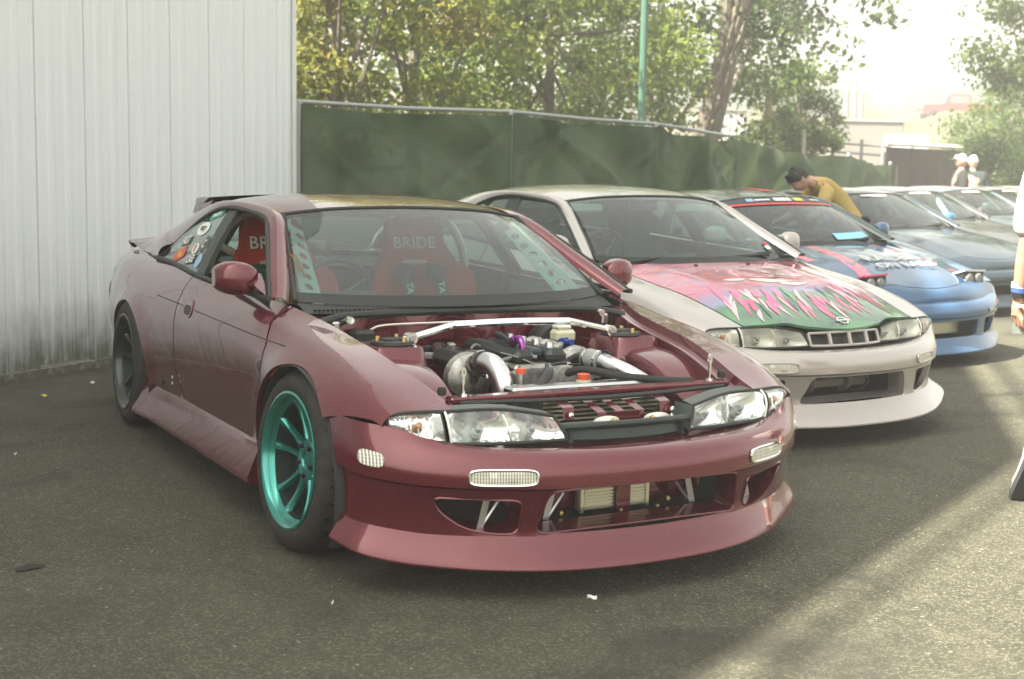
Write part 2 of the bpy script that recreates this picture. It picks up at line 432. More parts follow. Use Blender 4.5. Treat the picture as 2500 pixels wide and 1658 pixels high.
for i, j in zip(post_ix, post_ix[1:]):
    rnd = random.Random(i*7+1)
    n, mrow = 110, 44
    seg = [FP[k]-fo for k in range(i, j+1)]
    rows = []
    ph = [rnd.uniform(0, 6) for _ in range(6)]
    L = (seg[-1]-seg[0]).length
    folds = [(rnd.uniform(.05, .95)*L, rnd.uniform(.5, 1.8), rnd.choice((-1, 1))*rnd.uniform(.35, .95), rnd.uniform(.04, .075), rnd.choice((-1, 1))*rnd.uniform(.012, .038), rnd.uniform(.8, 1.8)) for _ in range(16)]
    for a in range(n+1):
        u = a/n; k = min(int(u*(len(seg)-1)), len(seg)-2); q = u*(len(seg)-1)-k
        b = seg[k].lerp(seg[k+1], q)
        nrm = Vector(((seg[-1]-seg[0]).y, -(seg[-1]-seg[0]).x, 0)).normalized()
        if nrm.dot(Vector((CAM.x-FP[i].x, CAM.y-FP[i].y, 0))) < 0: nrm = -nrm
        row = []
        for c in range(mrow+1):
            w_ = c/mrow
            zt = FZ-.03-.05*math.sin(math.pi*u)*(1 if i < 4 else 1.6)-.012*math.sin(u*L*4)
            zb = .32+gz(b.x+fo.x, b.y+fo.y)
            z = zb+(zt-zb)*w_
            # diagonal tension folds running from the upper corners
            s1 = math.sin((u*L*1.5 + z*1.9)*3.4+ph[0]) ; s2 = math.sin((u*L*1.1 - z*1.6)*4.0+ph[1])
            d = .028 + .075*s1*math.exp(-((u-.65)*2)**2) + .065*s2*math.exp(-((u-.3)*2.2)**2) + .05*math.sin(math.pi*u)*math.sin(math.pi*w_) + .010*math.sin(u*L*9+z*3+ph[2])
            for (fx_, fz_, fa, fs, fA, fl) in folds:
                ax = (u*L-fx_)*math.cos(fa)+(z-fz_)*math.sin(fa); ay = -(u*L-fx_)*math.sin(fa)+(z-fz_)*math.cos(fa)
                d += fA*math.exp(-(ay/fs)**2-(ax/fl)**4)
            row.append(b+nrm*(d*(1-abs(2*u-1)**6)+.035)+Vector((0, 0, z)))
        rows.append(row)
    MB().grid(rows).build('windscreen_panel', fab, fence)
    # chain-link mesh visible beneath and above the cloth
    if i < 6:
        wires = MB()
        p0, p1 = seg[0], seg[-1]
        nw = int(L/.11)
        for a in range(-4, nw):
            for sgn in (1, -1):
                pa = p0.lerp(p1, min(1, max(0, a/nw))); pb = p0.lerp(p1, min(1, max(0, (a+3.2)/nw)))
                z0, z1 = (.05, .36) if sgn > 0 else (.36, .05)
                wires.tube([pa+Vector((0, 0, z0)), pb+Vector((0, 0, z1))], .002, 3, False)
        wires.build('chain_link', galv, fence)

# ---- foliage
def leaf_mat(name, c0, c1, c2, tl=.45):
    m = bpy.data.materials.new(name); m.use_nodes = True; MATS[name] = m
    h = NT(m)
    oi = h.n('ShaderNodeAttribute'); oi.attribute_name = 'tone'
    c = h.ramp(oi.outputs['Fac'], [(0, c0), (.55, c1), (1, c2)])
    h.base(c); h.b.inputs['Roughness'].default_value = .55
    t = h.n('ShaderNodeBsdfTranslucent'); h.l(c, t.inputs[0])
    mx = h.n('ShaderNodeMixShader'); mx.inputs[0].default_value = tl
    h.l(h.b.outputs[0], mx.inputs[1]); h.l(t.outputs[0], mx.inputs[2]); h.l(mx.outputs[0], h.t.nodes['Material Output'].inputs[0])
    return m
LEAF_Y = leaf_mat('leaf_yellow_green', (.11, .17, .028), (.205, .265, .05), (.30, .32, .08), .65)
LEAF_G = leaf_mat('leaf_green', (.08, .14, .03), (.135, .21, .045), (.21, .26, .065), .65)
LEAF_D = leaf_mat('leaf_dark', (.05, .10, .03), (.085, .145, .042), (.14, .19, .055), .6)
LEAF_A = leaf_mat('leaf_autumn', (.12, .15, .03), (.21, .23, .05), (.32, .25, .07), .65)
BARK = mat('bark', (.14, .115, .085), .9)
h = NT(BARK); b_ = h.noise(h.coord('Object', (6, 6, 1.2)), 4, 6, .7); h.base(h.ramp(b_, [(.3, (.09, .08, .065)), (.7, (.28, .24, .19))])); h.bump(b_, .8, .05)

def leaves(name, clusters, per, size, m, parent, seed, flat=.7):
    """clusters: list of (x, y, z, r): leaf quads scattered in each clump"""
    rg = np.random.default_rng(seed)
    per = int(per*1.12); C = np.array(clusters); n = len(C)*per
    idx = np.repeat(np.arange(len(C)), per)
    d = rg.normal(size=(n, 3)); d /= np.linalg.norm(d, axis=1)[:, None]
    rad = rg.random(n)**.45
    P = C[idx, :3] + d*(rad*C[idx, 3])[:, None]*np.array([1, 1, flat])
    s = size*.55*rg.uniform(.6, 1.3, n)
    nn = d*.5+rg.normal(size=(n, 3))*.6+np.array([0, 0, .5]); nn /= np.linalg.norm(nn, axis=1)[:, None]
    a = np.cross(nn, rg.normal(size=(n, 3))); a /= np.linalg.norm(a, axis=1)[:, None]
    b = np.cross(nn, a)
    bend = nn*(.22*s)[:, None]
    quad = np.stack([P-a*s[:, None], P-b*(.55*s)[:, None]-bend, P+a*s[:, None], P+b*(.55*s)[:, None]-bend], 1).reshape(-1, 3)
    me = bpy.data.meshes.new(name)
    me.vertices.add(4*n); me.vertices.foreach_set('co', quad.astype(np.float32).ravel())
    me.loops.add(4*n); me.loops.foreach_set('vertex_index', np.arange(4*n, dtype=np.int32))
    me.polygons.add(n); me.polygons.foreach_set('loop_start', np.arange(0, 4*n, 4, dtype=np.int32))
    try: me.polygons.foreach_set('loop_total', np.full(n, 4, dtype=np.int32))
    except Exception: pass
    tone = np.clip(rg.normal(.45, .2, n)+rg.normal(0, .16, len(C))[idx], 0, 1)
    at_ = me.attributes.new('tone', 'FLOAT', 'FACE'); at_.data.foreach_set('value', tone.astype(np.float32))
    me.update(calc_edges=True); me.validate()
    me.materials.append(m)
    o = bpy.data.objects.new(name, me); COL.objects.link(o); o.parent = parent
    return o

def tree(name, base, H, crown, leafm, label, seed, trunk_r=.2, nclump=70, per=160, lsize=.11, clump=.75, lean=(0, 0), trunk_h=.45, cat='tree', group='trees behind the fence', stems=1, hollow=.25):
    """crown = (cx, cy, cz, rx, ry, rz) relative to base"""
    rnd = random.Random(seed)
    root = empty(name, base, 0, label, cat, group)
    cx, cy, cz, rx, ry, rz = crown
    cl = []
    while len(cl) < nclump:
        x, y, z = rnd.uniform(-1, 1), rnd.uniform(-1, 1), rnd.uniform(-1, 1)
        q = x*x+y*y+z*z
        if q > 1 or q < hollow*rnd.random(): continue
        k = rnd.uniform(.85, 1.15)
        cl.append((cx+x*rx*k, cy+y*ry*k, cz+z*rz*k, clump*rnd.uniform(.55, 1.25)))
    tb = MB()
    top = Vector((cx*.35+lean[0], cy*.35+lean[1], cz+rz*.35))
    for s in range(stems):
        o = Vector((rnd.uniform(-.25, .25), rnd.uniform(-.25, .25), 0))*(s > 0)*1.2
        tp = top+o*2.5
        path = smooth_path([o*.2, Vector((0, 0, H*.12))+o*.6, tp*.45+Vector((rnd.uniform(-.15, .15), rnd.uniform(-.15, .15), 0)), tp], 5)
        tb.tube(path, [trunk_r*(1.25 if i == 0 else 1-.8*i/len(path)) for i in range(len(path))], 9)
        for c in rnd.sample(cl, min(len(cl), 13//stems)):
            e = Vector(c[:3]); k = rnd.randint(int(len(path)*trunk_h), len(path)-2)
            s0 = path[k]; mid_ = s0.lerp(e, .5)+Vector((0, 0, rnd.uniform(-.2, .35)))
            pp = smooth_path([s0, mid_, e], 4)
            tb.tube(pp, [trunk_r*.24*(1-.85*i/len(pp)) for i in range(len(pp))], 5, False)
    tb.build('trunk', BARK, root)
    leaves('crown', cl, per, lsize, leafm, root, seed)
    return root

def place(px, D):
    p = on_ground(px, D); return (p.x, p.y, p.z)
tree('maple_tree', place(820, 19), 7.5, (0, 0, 4.3, 2.3, 2.0, 2.6), LEAF_A, 'yellowing tree hugging the white building corner', 21, nclump=60, lsize=.12, clump=.65)
tree('maple_tree', place(1010, 22), 9, (0, 0, 4.7, 3.1, 2.6, 3.2), LEAF_Y, 'bright yellow-green tree left of the green pole', 22, nclump=95, lsize=.13, per=150, clump=.7)
tree('maple_tree', place(1330, 24), 9, (0, 0, 4.0, 3.2, 2.6, 2.9), LEAF_Y, 'yellow-green tree directly behind the green pole', 23, nclump=95, lsize=.13, per=150, clump=.7)
tree('maple_tree', place(1180, 30), 11, (0, 0, 5.6, 4.2, 3, 3.6), LEAF_G, 'darker tree standing behind the yellow-green ones', 24, nclump=70, lsize=.16, per=120, clump=.8)
tree('broadleaf_tree', place(1690, 25), 14, (.8, 1.5, 7.5, 4.0, 4.0, 3.9), LEAF_D, 'tall tree with two thick leaning trunks right of the green pole', 25, trunk_r=.27, nclump=95, lsize=.16, per=75, clump=.75, stems=3, trunk_h=.3, hollow=.8)
tree('broadleaf_tree', place(1600, 28), 10, (0, 0, 4.2, 3.0, 2.6, 3.2), LEAF_G, 'full green tree between pole and thick trunks', 31, nclump=80, lsize=.14, per=130)
tree('round_tree', place(1938, 31), 4.6, (0, 0, 2.7, 1.10, 1.05, 1.6), LEAF_G, 'round bushy tree beside the wooden post', 26, nclump=60, lsize=.11, per=130, clump=.45)
tree('broadleaf_tree', place(2525, 27), 8.5, (0, 0, 5.1, 1.45, 1.45, 2.5), LEAF_G, 'leafy tree at the upper right edge', 27, nclump=70, lsize=.13, per=120)
tree('shrub', place(2455, 33), 4.2, (0, 0, 2.8, 1.45, 1.4, 1.25), LEAF_G, 'loose pale green shrub under the right edge tree', 28, trunk_r=.08, nclump=50, lsize=.12, per=120, cat='shrub', group='shrubs on the right')
tree('shrub', place(2450, 26), 2.2, (0, 0, 1.3, 1.0, 1.0, 1.0), LEAF_D, 'clipped dome shaped shrub beside the two capped people', 29, trunk_r=.06, nclump=60, lsize=.07, per=220, clump=.4, cat='shrub', group='shrubs on the right')

# ---- far hills, bank and the things beyond the fence
hillm = mat('hill_woods', (.045, .075, .04), .95)
h = NT(hillm); h.base(h.ramp(h.noise(h.coord(), .05, 6, .7), [(.3, (.02, .04, .025)), (.7, (.045, .07, .04))]))
rows = []
for k, (D, bh) in enumerate([(140, 0), (147, .8), (155, 1.0), (175, 1.02)]):
    row = []
    for i in range(180):
        px_ = -600+i*25
        p = at(px_, 500, D); hh = 15.8+1.8*math.sin(i*.21+.6)+.9*math.sin(i*.9)+.5*math.sin(i*2.7)+rw.uniform(-.5, .5)
        row.append((p.x, p.y, hh*bh+.3))
    rows.append(row)
tag(MB().grid(rows).build('hill', hillm), 'far wooded ridge on the horizon', 'hill', kind='structure')
bankm = mat('bank_grass', (.16, .14, .08), .95)
h = NT(bankm); h.base(h.ramp(h.noise(h.coord(), .8, 6, .7), [(.3, (.045, .06, .025)), (.7, (.12, .10, .06))]))
rows = []
for D, hh in [(44, 0), (60, 2.6), (79, 6.5), (97, 6.9), (118, 7.0), (134, .3)]:
    row = []
    for i in range(40):
        px_ = 1300+i*45; p = at(px_, 500, D); e = min(1, i/8)
        row.append((p.x, p.y, .3+hh*e*(1+.06*math.sin(i*1.3+D))))
    rows.append(row)
tag(MB().grid(rows).build('embankment', bankm), 'grassy bank below the red pickup', 'bank', kind='structure')

polem = mat('pale_pole', (.34, .33, .30), .6)
def pole(name, px_, D, ytop, r, m, label, cat, group=None, arm=None):
    p = on_ground(px_, D); zt = zat(px_, ytop, D)
    root = empty(name, p, 0, label, cat, group)
    MB().tube([(0, 0, 0), (0, 0, zt-p.z)], [r*1.15, r*.9], 10).build('shaft', m, root)
    MB().lathe([(r*1.9, 0), (r*1.9, .12), (r*1.3, .2), (r*1.1, .22)], 12).build('base_collar', m, root)
    if arm:
        MB().tube(smooth_path([(0, 0, zt-p.z-.1), (arm[0]*.4, arm[1]*.4, zt-p.z+.25), (arm[0], arm[1], zt-p.z+.2)], 5), r*.5, 6).build('arm', m, root)
        MB().box((arm[0], arm[1], zt-p.z+.18), (.5, .22, .12), bev=.03).build('lamp_head', m, root)
    return root
grn = mat('green_pole_paint', (.06, .14, .10), .5)
pole('lamp_pole', 1557, 21, -420, .06, grn, 'tall green painted steel pole behind the fence', 'pole', arm=(-.9, .8))
woodm = mat('weathered_wood', (.30, .24, .17), .85)
pole('wooden_post', 1862, 29, 222, .09, woodm, 'brown wooden post in front of the round bushy tree', 'post')
pole('white_pole', 1951, 27, 318, .05, polem, 'short pale post rising over the dark fence', 'pole')
for a, b, lb in [(2050, 176, 'leftmost tall pale pole left of the red pickup'), (2070, 180, 'middle tall pale pole left of the red pickup'), (2086, 225, 'shorter rightmost pale pole left of the red pickup')]:
    pole('light_pole', a, 46, b, .09, polem, lb, 'pole', 'tall pale poles far behind', arm=(-.8, .3) if a < 2080 else None)

whitem = mat('white_painted', (.72, .72, .70), .6)
def slab(name, x0, x1, y0, y1, D, thick, m, label, cat, extra=None):
    """upright box whose front face spans the given view range at depth D"""
    p0 = at(x0, y1, D); p1 = at(x1, y1, D); zt = at((x0+x1)/2, y0, D).z; zb = max(gz(p0.x, p0.y), p0.z) if extra != 'ground' else gz(p0.x, p0.y)
    d = Vector((p1.x-p0.x, p1.y-p0.y, 0)); L = d.length; d.normalize()
    root = empty(name, (p0.x, p0.y, zb), math.atan2(d.y, d.x), label, cat)
    return root, L, zt-zb
r0, L, H_ = slab('storage_trailer', 1720, 1822, 270, 322, 38, 1.5, whitem, 'white box trailer behind the fence left of the round bushy tree', 'trailer', 'ground')
MB().box((L/2, .75, H_/2+.35), (L, 1.5, H_-.7), bev=.04).build('body', whitem, r0)
MB().box((L/2, .75, H_+.012), (L+.1, 1.6, .06)).build('roof', polem, r0)
for k in range(6): MB().box((L*(k+.5)/6, -.012, H_/2+.4), (.03, .03, H_-.9)).build('rib', polem, r0)
for k in (.25, .75):
    M_ = Matrix.Translation((L*k, .1, .35)) @ Matrix.Rotation(R_(90), 4, 'X')
    MB().lathe([(.0, -.1), (.35, -.1), (.35, .1), (.0, .1)], 16, M_).build('wheel', RUBBER, r0)
r0, L, H_ = slab('white_barrier', 1440, 1770, 284, 292, 33, .2, whitem, 'long white rail seen just above the dark fence', 'barrier', 'ground')
MB().box((L/2, .08, H_-.09), (L, .16, .18), bev=.02).build('rail', whitem, r0)
for k in range(7): MB().box((L*k/6, .1, H_/2-.1), (.12, .12, H_-.2)).build('post', whitem, r0)
r0, L, H_ = slab('retaining_wall', 2030, 2205, 298, 345, 43, .4, polem, 'pale concrete wall below the pale poles', 'wall', 'ground')
MB().box((L/2, .2, H_/2), (L, .4, H_), bev=.03).build('wall_body', mat('pale_concrete', (.24, .23, .21), .8), r0)
MB().box((L/2, .2, H_+.03), (L+.1, .5, .08), bev=.02).build('coping', polem, r0)
r0, L, H_ = slab('blank_sign', 2158, 2266, 328, 356, 38, .1, whitem, 'blank white board mounted on the far rail', 'sign', 'ground')
MB().box((L/2, .04, H_-.28), (L, .05, .52)).build('board', whitem, r0)
for k in (.2, .8): MB().box((L*k, .1, H_/2), (.08, .06, H_)).build('leg', polem, r0)

# second, farther screened fence
q0, q1 = on_ground(2150, 31), on_ground(2420, 33)
f2 = empty('far_fence', q0, math.atan2(q1.y-q0.y, q1.x-q0.x), 'distant dark screened fence with a white top rail', 'fence')
L = (q1-q0).length; Ht = zat(2250, 356, 31.5)-q0.z
rows = []
for a in range(41):
    rows.append([(L*a/40, .05*math.sin(a*.9)*math.sin(3*c/8)+.03*math.sin(a*2.1+c*.4), .12+(Ht-.2)*c/8) for c in range(9)])
MB().grid(rows).build('windscreen_panel', mat('far_fabric', (.055, .05, .042), .9), f2)
MB().tube([(0, 0, Ht), (L, 0, Ht)], .05, 8).build('top_rail', whitem, f2)
for k in range(5): MB().tube([(L*k/4, .08, 0), (L*k/4, .08, Ht)], .035, 8).build('post', galv, f2)
q0, q1 = on_ground(1800, 30), on_ground(2160, 32)
f3 = empty('wire_fence', q0, math.atan2(q1.y-q0.y, q1.x-q0.x), 'low wire fence with galvanised rails behind the dark fence', 'fence')
L = (q1-q0).length; Ht = zat(1980, 342, 31)-q0.z
for z in (Ht, Ht-.22, Ht-.5): MB().tube([(0, 0, z), (L, 0, z-.1)], .03, 6).build('rail', galv, f3)
for k in range(6): MB().tube([(L*k/5, 0, 0), (L*k/5, 0, Ht+.05)], .04, 8).build('post', galv, f3)
# ================================================================ car surfaces
def cr(xs, A, x):
    """nonuniform Catmull-Rom along axis 0 of A at positions x (vector)"""
    xs = np.asarray(xs, float); A = np.asarray(A, float); x = np.clip(np.asarray(x, float), xs[0], xs[-1])
    i = np.clip(np.searchsorted(xs, x, side='right')-1, 0, len(xs)-2)
    T = np.empty_like(A)
    T[1:-1] = (A[2:]-A[:-2])/(xs[2:]-xs[:-2]).reshape((-1,)+(1,)*(A.ndim-1))
    T[0] = (A[1]-A[0])/(xs[1]-xs[0]); T[-1] = (A[-1]-A[-2])/(xs[-1]-xs[-2])
    sh = (-1,)+(1,)*(A.ndim-1)
    hh = (xs[i+1]-xs[i]).reshape(sh); t = ((x-xs[i]).reshape(sh))/hh
    return ((2*t**3-3*t**2+1)*A[i]+(t**3-2*t**2+t)*hh*T[i]+(-2*t**3+3*t**2)*A[i+1]+(t**3-t**2)*hh*T[i+1])

def pick_rows(B, r):
    """B[N, m, k] rows, r[N] in 0..m-1: Catmull-Rom along rows for each sample"""
    m = B.shape[1]; r = np.clip(r, 0, m-1); i = np.clip(r.astype(int), 0, m-2); t = (r-i)[:, None]; n = np.arange(len(r))
    p1 = B[n, i]; p2 = B[n, i+1]
    p0 = np.where((i > 0)[:, None], B[n, np.maximum(i-1, 0)], 2*p1-p2)
    p3 = np.where((i < m-2)[:, None], B[n, np.minimum(i+2, m-1)], 2*p2-p1)
    return .5*(2*p1+(p2-p0)*t+(2*p0-5*p1+4*p2-p3)*t*t+(3*p1-p0-3*p2+p3)*t**3)

def inpoly(P, poly):
    x, y = P[:, 0], P[:, 1]; c = np.zeros(len(P), bool); n = len(poly)
    for i in range(n):
        x1, y1 = poly[i]; x2, y2 = poly[(i+1) % n]
        if y1 == y2: continue
        k = ((y1 > y) != (y2 > y)) & (x < (x2-x1)*(y-y1)/(y2-y1)+x1)
        c ^= k
    return c

def dens(poly, h):
    out = []
    n = len(poly)
    for i in range(n):
        a = np.array(poly[i], float); b = np.array(poly[(i+1) % n], float)
        k = max(1, int(math.ceil(np.linalg.norm(b-a)/h)))
        for j in range(k): out.append(tuple(a+(b-a)*j/k))
    return out

def cdt(outer, holes, h):
    loops = [dens(outer, h)]+[dens(q, h) for q in holes]
    pts = []; edges = []
    for L in loops:
        b = len(pts); pts += L; edges += [(b+i, b+(i+1) % len(L)) for i in range(len(L))]
    B = np.array(pts); lo = B.min(0); hi = B.max(0)
    gx, gy = np.meshgrid(np.arange(lo[0], hi[0], h), np.arange(lo[1], hi[1], h*.87))
    gx = gx+(np.arange(gx.shape[0]) % 2)[:, None]*h*.5
    G = np.stack([gx.ravel(), gy.ravel()], 1)
    ok = inpoly(G, loops[0])
    for q in loops[1:]: ok &= ~inpoly(G, q)
    G = G[ok]
    if len(G):
        d = np.min(np.linalg.norm(G[:, None]-B[None], axis=2), axis=1); G = G[d > .55*h]
    allp = [Vector(p) for p in pts]+[Vector(p) for p in G]
    r = delaunay_2d_cdt(allp, edges, [], 0, 1e-7)
    V2 = np.array([tuple(p) for p in r[0]]); T = np.array([t for t in r[2] if len(t) == 3])
    c = V2[T].mean(1)
    ok = inpoly(c, loops[0])
    for q in loops[1:]: ok &= ~inpoly(c, q)
    T = T[ok]
    used = np.unique(T); mp = -np.ones(len(V2), int); mp[used] = np.arange(len(used))
    return V2[used], mp[T]

def panel(name, fn, outer, mt, parent, holes=(), h=.05, flange=.014, center=(-1.3, 0, .5), sc=(1, 1), lift=0.0):
    """surface patch: polygon in parameter space, mapped by fn, with its edges folded inwards"""
    o2 = [(a*sc[0], b*sc[1]) for a, b in outer]; h2 = [[(a*sc[0], b*sc[1]) for a, b in q] for q in holes]
    V2, T = cdt(o2, h2, h)
    P = fn(V2/np.array(sc))
    fnrm = np.cross(P[T[:, 1]]-P[T[:, 0]], P[T[:, 2]]-P[T[:, 0]])
    if (fnrm*(P[T].mean(1)-np.array(center))).sum() < 0:
        T = T[:, ::-1]; fnrm = -fnrm
    N = np.zeros_like(P)
    for k in range(3): np.add.at(N, T[:, k], fnrm)
    N /= np.linalg.norm(N, axis=1)[:, None]+1e-12
    if lift: P = P+N*lift
    V = list(P); F = [tuple(t) for t in T]
    if flange:
        cnt = {}
        for t in T:
            for a, b in ((t[0], t[1]), (t[1], t[2]), (t[2], t[0])):
                cnt[(a, b)] = 1
        bd = [(a, b) for (a, b) in cnt if (b, a) not in cnt]
        ix = {}
        for a, b in bd:
            for q in (a, b):
                if q not in ix:
                    ix[q] = len(V); V.append(P[q]); V.append(P[q]-N[q]*flange)
            F.append((ix[b], ix[a], ix[a]+1, ix[b]+1))
    return mobj(name, V, F, mt, parent)

def loft(name, A, B, mt, parent, bulge=0.0, n=6, closed=False, thick=0.0, center=(-1.3, 0, .5), samples=None):
    """ruled strip between two polylines (same length after resampling), bulged outwards"""
    def res(L, k):
        L = np.array([tuple(p) for p in L]); d = np.r_[0, np.cumsum(np.linalg.norm(np.diff(L, axis=0), axis=1))]
        return cr(d/d[-1], L, np.linspace(0, 1, k))
    k = samples or max(len(A), len(B))*3
    A = res(A, k); B = res(B, k)
    ctr = np.array(center)
    rows = []
    tng = np.gradient(A, axis=0)
    nr = np.cross(tng, B-A); nr /= np.linalg.norm(nr, axis=1)[:, None]+1e-9
    s = np.sign(((A+B)/2-ctr)*nr).sum(1); nr *= (np.where(((((A+B)/2)-ctr)*nr).sum(1).mean() < 0, -1, 1))
    for j in range(n+1):
        t = j/n
        rows.append(A+(B-A)*t+nr*(bulge*4*t*(1-t)))
    b = MB(); b.grid([[tuple(p) for p in r] for r in rows])
    if thick:
        b.grid([[tuple(p-q*thick) for p, q in zip(r, nr)] for r in rows])
        for r in (rows[0], rows[-1]): b.grid([[tuple(p) for p in r], [tuple(p-q*thick) for p, q in zip(r, nr)]])
    return b.build(name, mt, parent)

ROWN = 6
class Side:
    """flank of the car: y and z over (x, w), w = 0 sill .. 1 belt or bonnet edge"""
    def __init__(s, xs, tab, arches, flare=.018):
        s.xs = xs; s.tab = np.array(tab, float); s.arches = arches; s.flare = flare; s.cache = {}
    def P(s, q, sgn=-1):
        q = np.atleast_2d(q); x = q[:, 0]; B = cr(s.xs, s.tab, x)
        yz = pick_rows(B, q[:, 1]*(ROWN-1)); y = yz[:, 0].copy(); z = yz[:, 1]
        for cx, cz, rx, rz in s.arches:
            d = np.sqrt(((x-cx)/rx)**2+((z-cz)/rz)**2)-1
            y += s.flare*np.exp(-(np.maximum(d, 0)/.16)**2)*(z < .72)*np.clip((.72-z)/.1, 0, 1)
        return np.stack([x, sgn*y, z], 1)
    def w(s, x, val, col=1, lo=0., hi=1.):
        """row parameter where z (col 1) or y (col 0) takes a value"""
        ws = np.linspace(lo, hi, 240)
        if x not in s.cache: s.cache[x] = pick_rows(np.repeat(cr(s.xs, s.tab, np.array([x])), 401, 0), np.linspace(0, ROWN-1, 401))
        fv = np.interp(ws, np.linspace(0, 1, 401), s.cache[x][:, col])-val
        k = np.where(np.sign(fv[:-1]) != np.sign(fv[1:]))[0]
        if len(k) == 0: return float(ws[np.argmin(abs(fv))])
        k = k[0]; return float(ws[k]+(ws[k+1]-ws[k])*fv[k]/(fv[k]-fv[k+1]))
    def pt(s, spec):
        k, x, v = spec
        return (x, v) if k == 'w' else (x, s.w(x, v, 1)) if k == 'z' else (x, s.w(x, v, 0, .45, 1.))
    def poly(s, L): return [s.pt(q) for q in L]

def arc(cx, cz, rx, rz, a0, a1, n=22):
    return [('z', cx+rx*math.cos(R_(a0+(a1-a0)*i/n)), cz+rz*math.sin(R_(a0+(a1-a0)*i/n))) for i in range(n+1)]

SX = [-3.45, -3.0, -2.525, -2.0, -1.5, -1.0, -.45, -.2, 0, .2, .4, .55, .68]
ST = [[(.74, .26), (.78, .42), (.79, .56), (.775, .68), (.735, .79), (.66, .85)],
      [(.80, .26), (.835, .42), (.85, .57), (.83, .69), (.785, .80), (.69, .865)],
      [(.845, .26), (.872, .44), (.875, .60), (.855, .70), (.80, .80), (.72, .86)],
      [(.845, .26), (.868, .44), (.868, .60), (.852, .70), (.81, .79), (.755, .85)],
      [(.84, .26), (.862, .44), (.863, .60), (.85, .69), (.82, .77), (.785, .826)],
      [(.84, .26), (.860, .44), (.862, .60), (.85, .69), (.82, .76), (.782, .808)],
      [(.84, .26), (.860, .44), (.862, .585), (.852, .67), (.82, .742), (.715, .782)],
      [(.845, .26), (.866, .43), (.868, .565), (.85, .655), (.79, .722), (.652, .738)],
      [(.85, .26), (.87, .42), (.872, .55), (.85, .635), (.78, .698), (.632, .706)],
      [(.85, .26), (.87, .40), (.868, .52), (.84, .61), (.765, .665), (.612, .675)],
      [(.84, .26), (.86, .39), (.855, .50), (.825, .575), (.745, .62), (.588, .626)],
      [(.80, .26), (.82, .38), (.816, .47), (.786, .535), (.712, .572), (.570, .582)],
      [(.70, .26), (.73, .37), (.73, .44), (.715, .49), (.665, .53), (.562, .545)]]
FA = (.075, .29, .395, .345)      # front wheel arch ellipse (cx, cz, rx, rz)
RA = (-2.50, .29, .43, .352)

class Bumper:
    def __init__(s, plan, rows, zoff=0.0):
        half = np.array(plan, float); n = len(half)
        full = np.concatenate([half*[1, -1], half[:-1][::-1]])
        tg = np.gradient(full, axis=0); nr = np.stack([tg[:, 1], -tg[:, 0]], 1); nr /= np.linalg.norm(nr, axis=1)[:, None]
        nr *= np.sign((nr*(full-np.array([.2, 0]))).sum(1))[:, None]
        s.n = n; s.us = np.arange(-(n-1), n, dtype=float)
        R = []
        for zs, ds in rows:
            zz = np.array(zs, float); dd = np.array(ds, float)
            zz = np.concatenate([zz, zz[:-1][::-1]]); dd = np.concatenate([dd, dd[:-1][::-1]])
            R.append(np.concatenate([full+nr*dd[:, None], zz[:, None]+zoff], 1))
        s.tab = np.stack(R, 1); s.m = len(rows)
        s.full = full
    def P(s, q):
        q = np.atleast_2d(q); B = cr(s.us, s.tab, q[:, 0]); return pick_rows(B, q[:, 1])
    def u(s, y):
        if not hasattr(s, 'ut'): s.ut = np.linspace(s.us[0], s.us[-1], 900); s.uy = cr(s.us, s.full, s.ut)[:, 1]
        return float(np.interp(y, s.uy, s.ut))
    def r(s, u, z):
        B = np.repeat(cr(s.us, s.tab, np.array([u])), 200, 0); t = np.linspace(0, s.m-1, 200)
        return float(np.interp(z, pick_rows(B, t)[:, 2], t))
    def yz(s, y, z): u = s.u(y); return (u, s.r(u, z))

PLAN = [(.37, .862), (.47, .848), (.552, .818), (.632, .748), (.705, .662), (.783, .53), (.85, .36), (.885, .18), (.895, 0)]
def brows(lipflare=0.0, setback=1.0):
    f = lipflare
    return [([.178, .165, .14, .12, .112, .108, .106, .105, .105], [.05+f, .035+f, .022+f, .004+f, -.004+f, .004+f, .014+f, .02+f, .02+f]),
            ([.235, .225, .215, .203, .195, .192, .19, .19, .19], [a*setback for a in (.0, -.006, -.016, -.028, -.036, -.040, -.040, -.038, -.036)]),
            ([.28, .275, .272, .268, .264, .262, .26, .26, .26], [a*setback for a in (-.002, -.008, -.014, -.022, -.028, -.030, -.030, -.028, -.026)]),
            ([.385, .375, .36, .348, .342, .338, .335, .335, .335], [-.004]*9),
            ([.393, .383, .368, .356, .350, .346, .343, .343, .343], [.010]*9),
            ([.45, .44, .425, .412, .405, .402, .40, .40, .40], [.008]*3+[.010]*6),
            ([.50, .495, .485, .467, .452, .444, .440, .438, .438], [.0, .0, -.004, -.012, -.016, -.018, -.019, -.020, -.020]),
            ([.531, .527, .520, .506, .474, .456, .450, .448, .448], [-.004, -.006, -.012, -.028, -.044, -.056, -.062, -.066, -.066])]
def archx(z):
    cx, cz, rx, rz = FA; return cx+(rx+.004)*math.sqrt(max(0.02, 1-((z-cz)/rz)**2))

